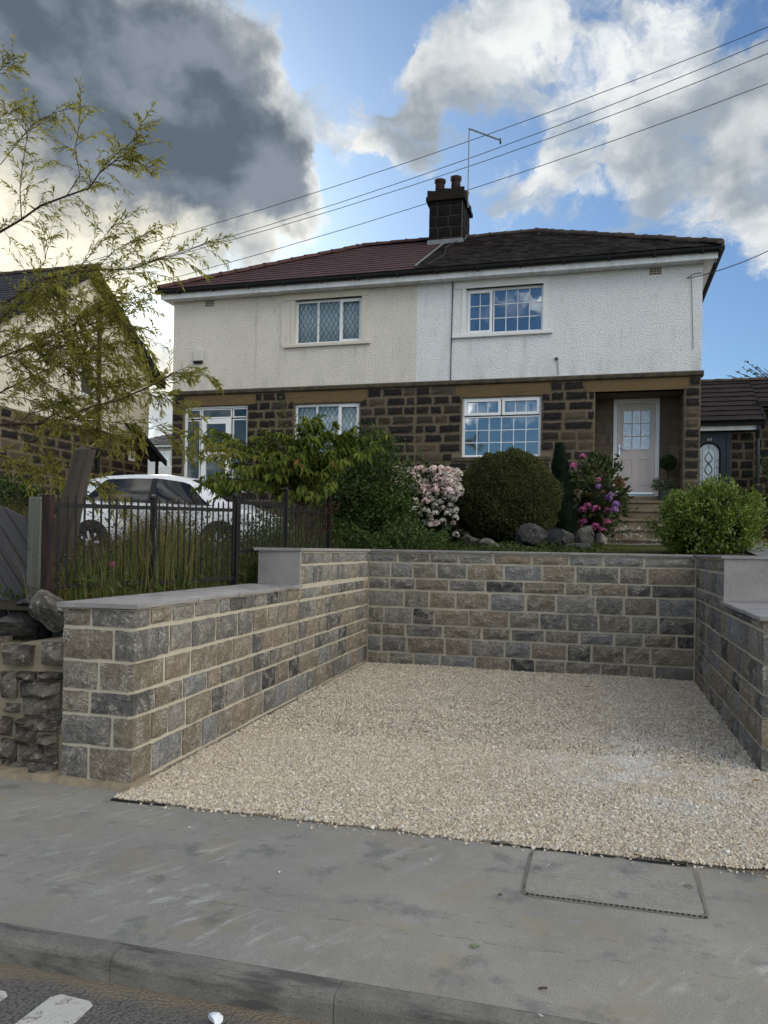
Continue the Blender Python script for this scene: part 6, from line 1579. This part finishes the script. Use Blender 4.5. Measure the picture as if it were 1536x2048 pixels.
T = T[rng.random(len(T)) < .42]; k = np.repeat(np.arange(len(T)), 9); Ps = T[k] + rng.normal(size=(len(k), 3)) * [.014, .014, .05]
o = link('grass_seed', leaf_mesh('grass_seed', Ps, rng.normal(size=(len(k), 3)) + [0, 0, .8], rand_dir(len(k)), .018 * rng.uniform(.6, 1.4, len(k)), .006 * np.ones(len(k))), L_SEED); tag(o, 'feathery brown seed heads on the tall grass behind the railing', None, None, 'stuff')
blades('grass', 'short green lawn grass in front of the steps', 9000, -.2, 1.6, 12.6, 16.05, .02, .05, .008, leafmat('lawn_blade', [(0, (.055, .075, .02)), (.6, (.10, .115, .035)), (1, (.17, .15, .06))]), lambda x, y: hgt(x, y) + .03)
# dock and thistle stems among the grass
dk_ = thing('dock_plant', 'reddish brown dock stems standing in the grass before the car door', 'weed', (-5.6, 8.6, 1.2)); mb = MB(); SP = []
for k in range(16):
    x, y = pr.uniform(-5.5, -4.5), pr.uniform(7.6, 8.8); z = float(hgt(x, y)); h_ = pr.uniform(.45, .8); mb.tube([(x, y, z), (x + .02, y, z + h_ * .6), (x + pr.uniform(-.06, .06), y, z + h_)], [.006, .005, .002], 4)
    for q in range(40): SP.append((x + pr.gauss(0, .022), y + pr.gauss(0, .022), z + h_ * pr.uniform(.45, 1)))
wl(mb.obj('stem', M_TWIG, dk_), dk_); SP = np.array(SP); n = len(SP)
wl(foliage(dk_, [(SP, rng.normal(size=(n, 3)) + [0, 0, .5], rand_dir(n), .03 * np.ones(n), .012 * np.ones(n))], leafmat('dock_seed', [(0, (.06, .02, .018)), (1, (.15, .05, .035))]), 'seed_heads'), dk_); D.objects['seed_heads']['kind'] = 'stuff'
tz = thing('thistle', 'thistle with a single mauve flower among the railing grass', 'weed', (-4.0, 5.6, 1.15)); p = atY(225, 1129, 5.5); p = np.array([p[0], 5.5, p[2]])
wl(MB().tube([(p[0] + .02, 5.5, 1.1), (p[0], 5.5, p[2])], .005, 5).obj('stem', M_STEM, tz), tz)
n = 40; wl(foliage(tz, [(np.repeat(p[None], n, 0), rng.normal(size=(n, 3)) * .6 + [0, 0, .8], rand_dir(n), .03 * np.ones(n), .006 * np.ones(n))], L_MAGENTA, 'flower_head'), tz)
# dark shrub behind the gate post and at the far right
s1 = thing('dark_shrub', 'small dark green shrub in the gap behind the gate post, against the stone wall', 'shrub', (-9.0, 10.5, 1.3))
wl(foliage(s1, [clump_leaves((-8.95, 10.5, 2.05), (.45, .5, .55), 90, 36, .07, .035, .08, 2., 1.3)], L_DARK), s1); wl(core(s1, (-8.95, 10.5, 1.95), (.4, .45, .6), .8, zmin=1.2), s1)
s2 = thing('dark_shrub', 'dark climbing shrub against the wall of number 49 at the right edge', 'shrub', (4.15, 19.2, 2.0))
wl(foliage(s2, [clump_leaves((4.15, 19.3, 3.1), (.55, .6, 1.1), 160, 36, .08, .045, .12, 4., 1.9, rough=2.)], L_DARK), s2); wl(core(s2, (4.2, 19.4, 2.9), (.45, .5, 1.0), .75, zmin=1.8), s2)
# potted plants by the door
def tub(label, x, y, z, lollipop=True):
    t = thing('potted_plant', label, 'potted plant', (x, y, z))
    MB().loft([[(-.115, -.115, 0), (.115, -.115, 0), (.115, .115, 0), (-.115, .115, 0)], [(-.15, -.15, .28), (.15, -.15, .28), (.15, .15, .28), (-.15, .15, .28)]]).obj('pot', M_PLANTER, t, bevel=.01)
    pn = MB(); ring(pn, -.09, .09, .06, .23, -.146, -.13, .012); pn.obj('pot_panel', M_PLANTER, t)
    foliage(t, [clump_leaves((-.05, -.02, .38), (.20, .17, .11), 46, 22, .06, .026, .035, 1., .2, up=.1)], L_VARIEG)
    MB().tube([(.03, 0, .25), (.03, 0, .55), (.025, 0, .78)], .012, 6).obj('stem', M_BARK, t)
    n = 2600; d = rand_dir(n); P = np.array([.025, 0, .86]) + d * .155 * rng.uniform(.85, 1.03, n)[:, None]
    foliage(t, [(P, nrm_(d + rng.normal(size=(n, 3)) * .5), nrm_(d + rng.normal(size=(n, 3)) * .4), .035 * np.ones(n), .018 * np.ones(n))], L_DARK, 'clipped_ball'); core(t, (.025, 0, .86), (.14, .14, .14), .95); return t
tub('blue grey pot with small clipped ball tree and trailing leaves, right of the door', 1.36, 18.15, 2.722)
tub('square pot with clipped ball tree half hidden by the magenta hydrangea', .02, 18.15, 2.722)

# rockery
rk = [('tilted dark flat topped rock in the rockery, widest of the row', 1082, 1080, .27, .20, .19, .1, M_ROCK, 13.2), ('pointed grey pale faced rock beside the widest rockery rock', 1130, 1078, .25, .2, .17, -.3, M_ROCK, 13.0), ('brownish upright rock at the right of the rockery under the magenta hydrangea', 1172, 1074, .20, .18, .20, .4, M_ROCKPALE, 13.3),
      ('narrow leaning rock at the left of the widest rockery rock', 1047, 1078, .13, .14, .19, .6, M_ROCK, 13.2), ('dark angular rock below the clipped dome', 940, 1082, .17, .16, .13, .2, M_ROCK, 13.0), ('low pale brown stone among the rockery soil', 980, 1090, .13, .12, .085, .9, M_ROCKPALE, 12.9),
      ('low dark stone half buried under the pale pink hydrangea', 860, 1084, .20, .16, .10, 1.5, M_ROCK, 13.0), ('small flat stone beside the low pale brown stone', 1012, 1094, .14, .1, .05, .2, M_ROCK, 12.9), ('small grey stone at the right end of the rockery', 1203, 1080, .13, .11, .09, .7, M_ROCKPALE, 13.5),
      ('flat grey stone lying at the foot of the brownish upright rock', 1165, 1095, .19, .13, .06, .3, M_ROCK, 12.9), ('dark stone at the foot of the dark evergreen shrub', 812, 1088, .17, .15, .09, .3, M_ROCK, 12.9)]
for i, (lab, px, py, a, b, c_, rz_, m, yy) in enumerate(rk):
    p = atY(px, py, yy); boulder(lab, (p[0], yy, p[2]), (a, b, c_), m, rz_, random.uniform(-.2, .2), 'rock', 20 + i, 'rock')

# ------------------------------------------------------------------ willow in front of everything on the left
wt = thing('willow_tree', 'willow with narrow yellow green leaves reaching in from the left edge', 'tree', (-7.0, 7.3, 1.1))
mb = MB(); WP, WD, WN, WL_ = [], [], [], []
wr_ = random.Random(3)
def twig(p, d, ln, nl, r0=.0030, sag=.55, L=.078):
    p = Vector(p); d = Vector(d).normalized(); pts = [p]; k = 5
    for i in range(k):
        d = (d + Vector((wr_.uniform(-.12, .12), wr_.uniform(-.12, .12), -sag * .22 + wr_.uniform(-.08, .08)))).normalized(); pts.append(pts[-1] + d * ln / k)
    mb.tube(pts, [r0 * (1 - .16 * i) for i in range(k + 1)], 4)
    for q in range(nl):
        f = (.15 + .85 * (q + wr_.random()) / nl) * k; i = min(int(f), k - 1); b = pts[i].lerp(pts[i + 1], f - i); ax = (pts[i + 1] - pts[i]).normalized()
        sd = Vector((wr_.uniform(-1, 1), wr_.uniform(-1, 1), wr_.uniform(-1, 1))); sd = (sd - ax * sd.dot(ax)).normalized()
        WP.append(b); WD.append(ax * wr_.uniform(.5, 1.0) + sd * wr_.uniform(.35, .8) + Vector((0, 0, -.12))); WN.append((wr_.uniform(-1, 1), wr_.uniform(-1, .4), wr_.uniform(-.3, 1))); WL_.append(L * wr_.uniform(.55, 1.2))
    return pts
def limb(pp, y0, y1, r0, r1, dens=1., tl=(.18, .42), nl=(13, 22), startf=.1):
    n = len(pp); P = [Vector(atY(a, b, y0 + (y1 - y0) * i / (n - 1))) for i, (a, b) in enumerate(pp)]
    mb.tube(P, [(r0 + (r1 - r0) * i / (n - 1)) * .72 for i in range(n)], 6)
    tot = sum((P[i + 1] - P[i]).length for i in range(n - 1)); cnt = int(tot * 15 * dens)
    for k in range(cnt):
        f = (startf + (1 - startf) * k / max(1, cnt - 1)) * (n - 1); i = min(int(f), n - 2); b = P[i].lerp(P[i + 1], f - i); ax = (P[i + 1] - P[i]).normalized()
        sd = Vector((wr_.uniform(-1, 1), wr_.uniform(-1, 1), wr_.uniform(-.7, 1.1)))
        twig(b, ax * .8 + sd * .8, wr_.uniform(*tl), wr_.randint(*nl))
    twig(P[-1], P[-1] - P[-2], wr_.uniform(*tl), nl[1])
limb([(-60, 500), (0, 464), (43, 439), (80, 412), (133, 392), (179, 376), (199, 346), (229, 322), (268, 296)], 7.3, 7.0, .020, .006, 1.15)
limb([(133, 392), (160, 350), (150, 300), (158, 250)], 7.1, 6.9, .008, .004, 1.3)
limb([(43, 439), (40, 380), (45, 330), (55, 270), (30, 225)], 7.2, 7.3, .009, .004, 1.2)
limb([(199, 346), (230, 310), (262, 285), (285, 245)], 7.0, 6.9, .006, .003, 1.6, (.14, .28))
limb([(229, 322), (262, 318), (300, 335)], 7.0, 6.9, .005, .003, 2.0, (.12, .25))
limb([(0, 330), (40, 280), (70, 245), (110, 225), (150, 215)], 7.4, 7.2, .007, .003, 1.3)
limb([(-40, 180), (0, 140), (25, 118)], 7.2, 7.1, .006, .003, 2.2, (.15, .3))
limb([(-40, 290), (0, 245), (30, 220)], 7.2, 7.1, .006, .003, 2.0, (.15, .3))
limb([(-60, 640), (20, 600), (80, 560), (150, 545), (189, 541), (265, 538), (315, 518), (365, 505), (410, 488)], 7.3, 6.9, .016, .004, 1.0)
limb([(150, 545), (190, 500), (215, 465), (232, 445)], 7.1, 7.0, .007, .003, 1.5)
limb([(189, 541), (230, 500), (262, 485), (290, 470)], 7.1, 6.9, .006, .003, 1.5)
limb([(60, 570), (90, 520), (100, 470)], 7.2, 7.2, .007, .003, 1.4)
limb([(-80, 860), (21, 847), (70, 849), (129, 840), (152, 826), (187, 812), (234, 802), (281, 781), (310, 768), (350, 745)], 7.2, 6.7, .024, .005, .8)
limb([(130, 838), (200, 842), (260, 848), (310, 858)], 7.0, 6.8, .008, .003, 1.0)
limb([(20, 850), (63, 893), (98, 917), (112, 940), (122, 965), (152, 968)], 7.0, 6.6, .013, .004, 1.3)
limb([(152, 968), (190, 960), (215, 985), (240, 1010)], 6.6, 6.5, .006, .003, 2.4, (.14, .28))
limb([(-60, 760), (0, 715), (60, 690), (130, 660), (190, 620), (230, 600)], 7.4, 7.1, .016, .004, 1.4)
limb([(-60, 690), (10, 630), (50, 600), (110, 590), (170, 605), (240, 640), (290, 690)], 7.4, 6.9, .012, .004, 1.4)
limb([(-60, 820), (10, 780), (80, 745), (150, 715), (210, 690)], 7.3, 7.0, .014, .004, 1.5)
limb([(300, 790), (340, 800), (380, 830), (410, 870)], 6.8, 6.7, .006, .003, 1.2, (.14, .28))
limb([(310, 770), (345, 745), (385, 745), (420, 755)], 6.8, 6.7, .006, .003, 1.4, (.12, .26))
limb([(320, 860), (360, 890), (400, 905), (440, 900)], 6.8, 6.7, .006, .003, 1.8, (.14, .3))
limb([(-40, 905), (10, 915), (45, 935), (70, 950)], 7.0, 6.7, .008, .003, 1.6)
limb([(60, 690), (100, 720), (150, 760), (200, 770), (260, 760)], 7.2, 6.9, .008, .003, 1.3)
for k in range(44):   # finer sprays filling the mass
    a, b = wr_.uniform(-30, 200), wr_.uniform(570, 900); c_, d_ = a + wr_.uniform(40, 120), b + wr_.uniform(-60, 40)
    limb([(a, b), ((a + c_) / 2, (b + d_) / 2 - 8), (c_, d_)], wr_.uniform(6.9, 7.6), wr_.uniform(6.7, 7.4), .006, .003, 1.25)
for (a, b, c_, d_) in ((-170, 700, -330, 560), (-175, 620, -60, 470), (-175, 560, -320, 420), (-180, 470, -70, 330), (-180, 430, -300, 300), (-185, 380, -200, 180), (-185, 330, -110, 150), (-170, 760, -320, 720), (-172, 800, -330, 860), (-180, 500, -330, 500), (-175, 650, -90, 740), (-185, 400, -60, 230)):
    limb([(a, b), ((a + c_) / 2, (b + d_) / 2 - 18), (c_, d_)], 7.35, wr_.uniform(6.9, 8.0), .014, .004, 1.5)
# trunk and main limbs, just outside the picture
mb.tube([(-7.0, 7.3, 1.0), (-6.95, 7.3, 1.8), (-6.85, 7.35, 2.6), (-6.9, 7.3, 3.6), (-7.0, 7.4, 5.2)], [.13, .11, .09, .07, .03], 9)
for pp, yy in (((-60, 500), 7.3), ((-60, 640), 7.3), ((-80, 860), 7.2), ((-60, 760), 7.4), ((-60, 690), 7.4), ((-60, 820), 7.3), ((-40, 905), 7.0), ((-40, 290), 7.2), ((-40, 180), 7.2)):
    q_ = Vector(atY(*pp, yy)); mb.tube([(-6.9, 7.3, q_.z - .3), (q_.x - .15, yy, q_.z - .08), q_], [.04, .025, .015], 6)
wl(mb.obj('trunk', M_TWIG, wt), wt)
n = len(WP); WL_ = np.array(WL_)
wl(foliage(wt, [(np.array(WP), np.array(WD), np.array(WN, float), WL_, WL_ * .20)], L_WILLOW, fold=.1, droop=.12), wt)

# tree showing over the roof of number 49
rt_ = thing('tree', 'thin topped tree showing above the tiled roof of number 49', 'tree', (6.4, 29, 2.5)); mb = MB(); LP, LD, LN, LL, LW = [], [], [], [], []
mb.tube([(6.4, 29, 2.5), (6.4, 29, 5), (6.2, 29, 7)], [.16, .12, .07], 8)
for (a, b) in ((1440, 760), (1455, 750), (1470, 742), (1485, 735), (1490, 722), (1500, 738), (1515, 735), (1530, 738), (1460, 765), (1500, 760), (1425, 770), (1545, 750), (1560, 720), (1480, 755), (1520, 755)):
    t = atY(a, b, 29 + pr.uniform(-.8, .8)); shoot((6.2, 29, 6.6), t, .03, 40, .15, .2, .1)
wl(mb.obj('trunk', M_BARK, rt_), rt_); wl(foliage(rt_, [(np.array(LP), np.array(LD), np.array(LN, float), np.array(LL), np.array(LW))], L_DARK), rt_)

# ------------------------------------------------------------------ overhead wires
def wire(label, pts, y0, y1, r_=.0105):
    k = len(pts); P = [atY(a, b, y0 + (y1 - y0) * i / (k - 1)) for i, (a, b) in enumerate(pts)]
    # extend both ends past the frame
    P = [Vector(p) for p in P]; P = [P[0] + (P[0] - P[1]) * 6] + P + [P[-1] + (P[-1] - P[-2]) * 6]
    tag(MB().tube(P, r_, 4).obj('overhead_wire', M_CABLE), label, 'wire', 'overhead wires crossing the sky')
def arc(x0, y0, x1, y1, sag, n=9): return [(x0 + (x1 - x0) * i / (n - 1), y0 + (y1 - y0) * i / (n - 1) + sag * 4 * (i / (n - 1)) * (1 - i / (n - 1))) for i in range(n)]
wire('highest of the four overhead wires', arc(380, 462, 1560, 44, 18), 27, 24)
wire('second highest overhead wire, just under the topmost one', arc(380, 497, 1560, 70, 22), 27, 24)
wire('third overhead wire from the top, running close under the second', arc(380, 503, 1560, 97, 22), 27, 24)
wire('lowest of the four overhead wires, passing behind the chimney', arc(210, 592, 1560, 158, 22), 27, 24)
p0 = atY(1374, 557, YH - .03); p1 = atY(1545, 498, 14.5)
P = [Vector(p0).lerp(Vector(p1), f) - Vector((0, 0, .06 * 4 * f * (1 - f))) for f in np.linspace(0, 1, 7)]; P.append(P[-1] + (P[-1] - P[-2]) * 8)
tag(MB().tube(P, .009, 4).obj('service_wire', M_CABLE), 'single wire running right from the top corner of the white house', 'wire')

# ------------------------------------------------------------------ small things lying about
def leaf_litter(label, px, py, size, m, z=.003, rz=0, kind='fallen_leaf', cat='leaf', lobes=5):
    p = atZ(px, py, z); poly = []
    n = 4 * lobes
    for i in range(n):
        t = 2 * math.pi * i / n; r_ = size * (.62 + .38 * (i % 4 in (0, 3)) ) * (1 if math.cos(t) > -.5 else .8) * pr.uniform(.8, 1.1); poly.append((r_ * math.cos(t), r_ * .62 * math.sin(t), pr.uniform(.0, .006)))
    V = [(0, 0, .001)] + poly + [(0, 0, -.0005)] + [(x, y, z_ - .0015) for x, y, z_ in poly]
    F = [(0, 1 + i, 1 + (i + 1) % n) for i in range(n)] + [(n + 1, n + 2 + (i + 1) % n, n + 2 + i) for i in range(n)] + [(1 + i, n + 2 + i, n + 2 + (i + 1) % n, 1 + (i + 1) % n) for i in range(n)]
    o = MB().add(V, F).obj(kind, m); o.location = (p[0], p[1], z); o.rotation_euler = (pr.uniform(-.1, .1), pr.uniform(-.1, .1), rz); return tag(o, label, cat)
leaf_litter('pale green leaf lying on the grey pavement', 948, 1892, .028, M_GREENLEAF, .004, .5)
leaf_litter('tiny brown leaf on the pavement to the left of the access cover', 1000, 1790, .016, M_BROWNLEAF, .004, 1)
leaf_litter('orange brown leaf on the chippings at the end of the right wall', 1510, 1561, .032, M_ORANGELEAF, .035, .2)
leaf_litter('brown leaf on the chippings near the back wall', 1173, 1374, .04, M_BROWNLEAF, .045, .3)
leaf_litter('brown leaf on the chippings in the left half of the bay', 852, 1464, .03, M_BROWNLEAF, .04, .9)
leaf_litter('dark leaf on the chippings just below the near back wall leaf', 1158, 1416, .03, M_BROWNLEAF, .04, .6)
leaf_litter('dark leaf on the chippings near the right wall', 1385, 1440, .03, M_BROWNLEAF, .04, .1)
leaf_litter('brown leaf on the front edge of the chippings', 1272, 1710, .02, M_BROWNLEAF, .03, .1)
for lab, a, b, s in (('small white pebble lying alone in the middle of the pavement', 558, 1747, .012), ('pale pebble at the top of the kerb near the bottom edge', 1082, 2035, .010), ('small white stone on the access cover', 1097, 1731, .007)):
    p = atZ(a, b, .004); boulder(lab, (p[0], p[1], .004 + s * .6), (s, s * .85, s * .7), M_PEBBLE, .4, 0, 'pebble', int(a), 'pebble', 1)
p = atZ(435, 2044, -.09); bt = thing('crumpled_paper', 'crumpled white scrap of paper lying in the road by the kerb', 'litter', (p[0], p[1], -.094))
o = boulder('x', (0, 0, .012), (.032, .024, .015), M_PAPER, .2, 0, 'sheet', 77, None, 2); o.parent = bt; del o['label']
p = atZ(1085, 1979, .004); tag(MB().tube([(p[0] - .014, p[1] - .006, .008), (p[0], p[1], .010), (p[0] + .016, p[1] + .008, .008)], .004, 5).obj('twig', M_TWIG), 'short bit of twig on the pavement near the kerb', 'twig')
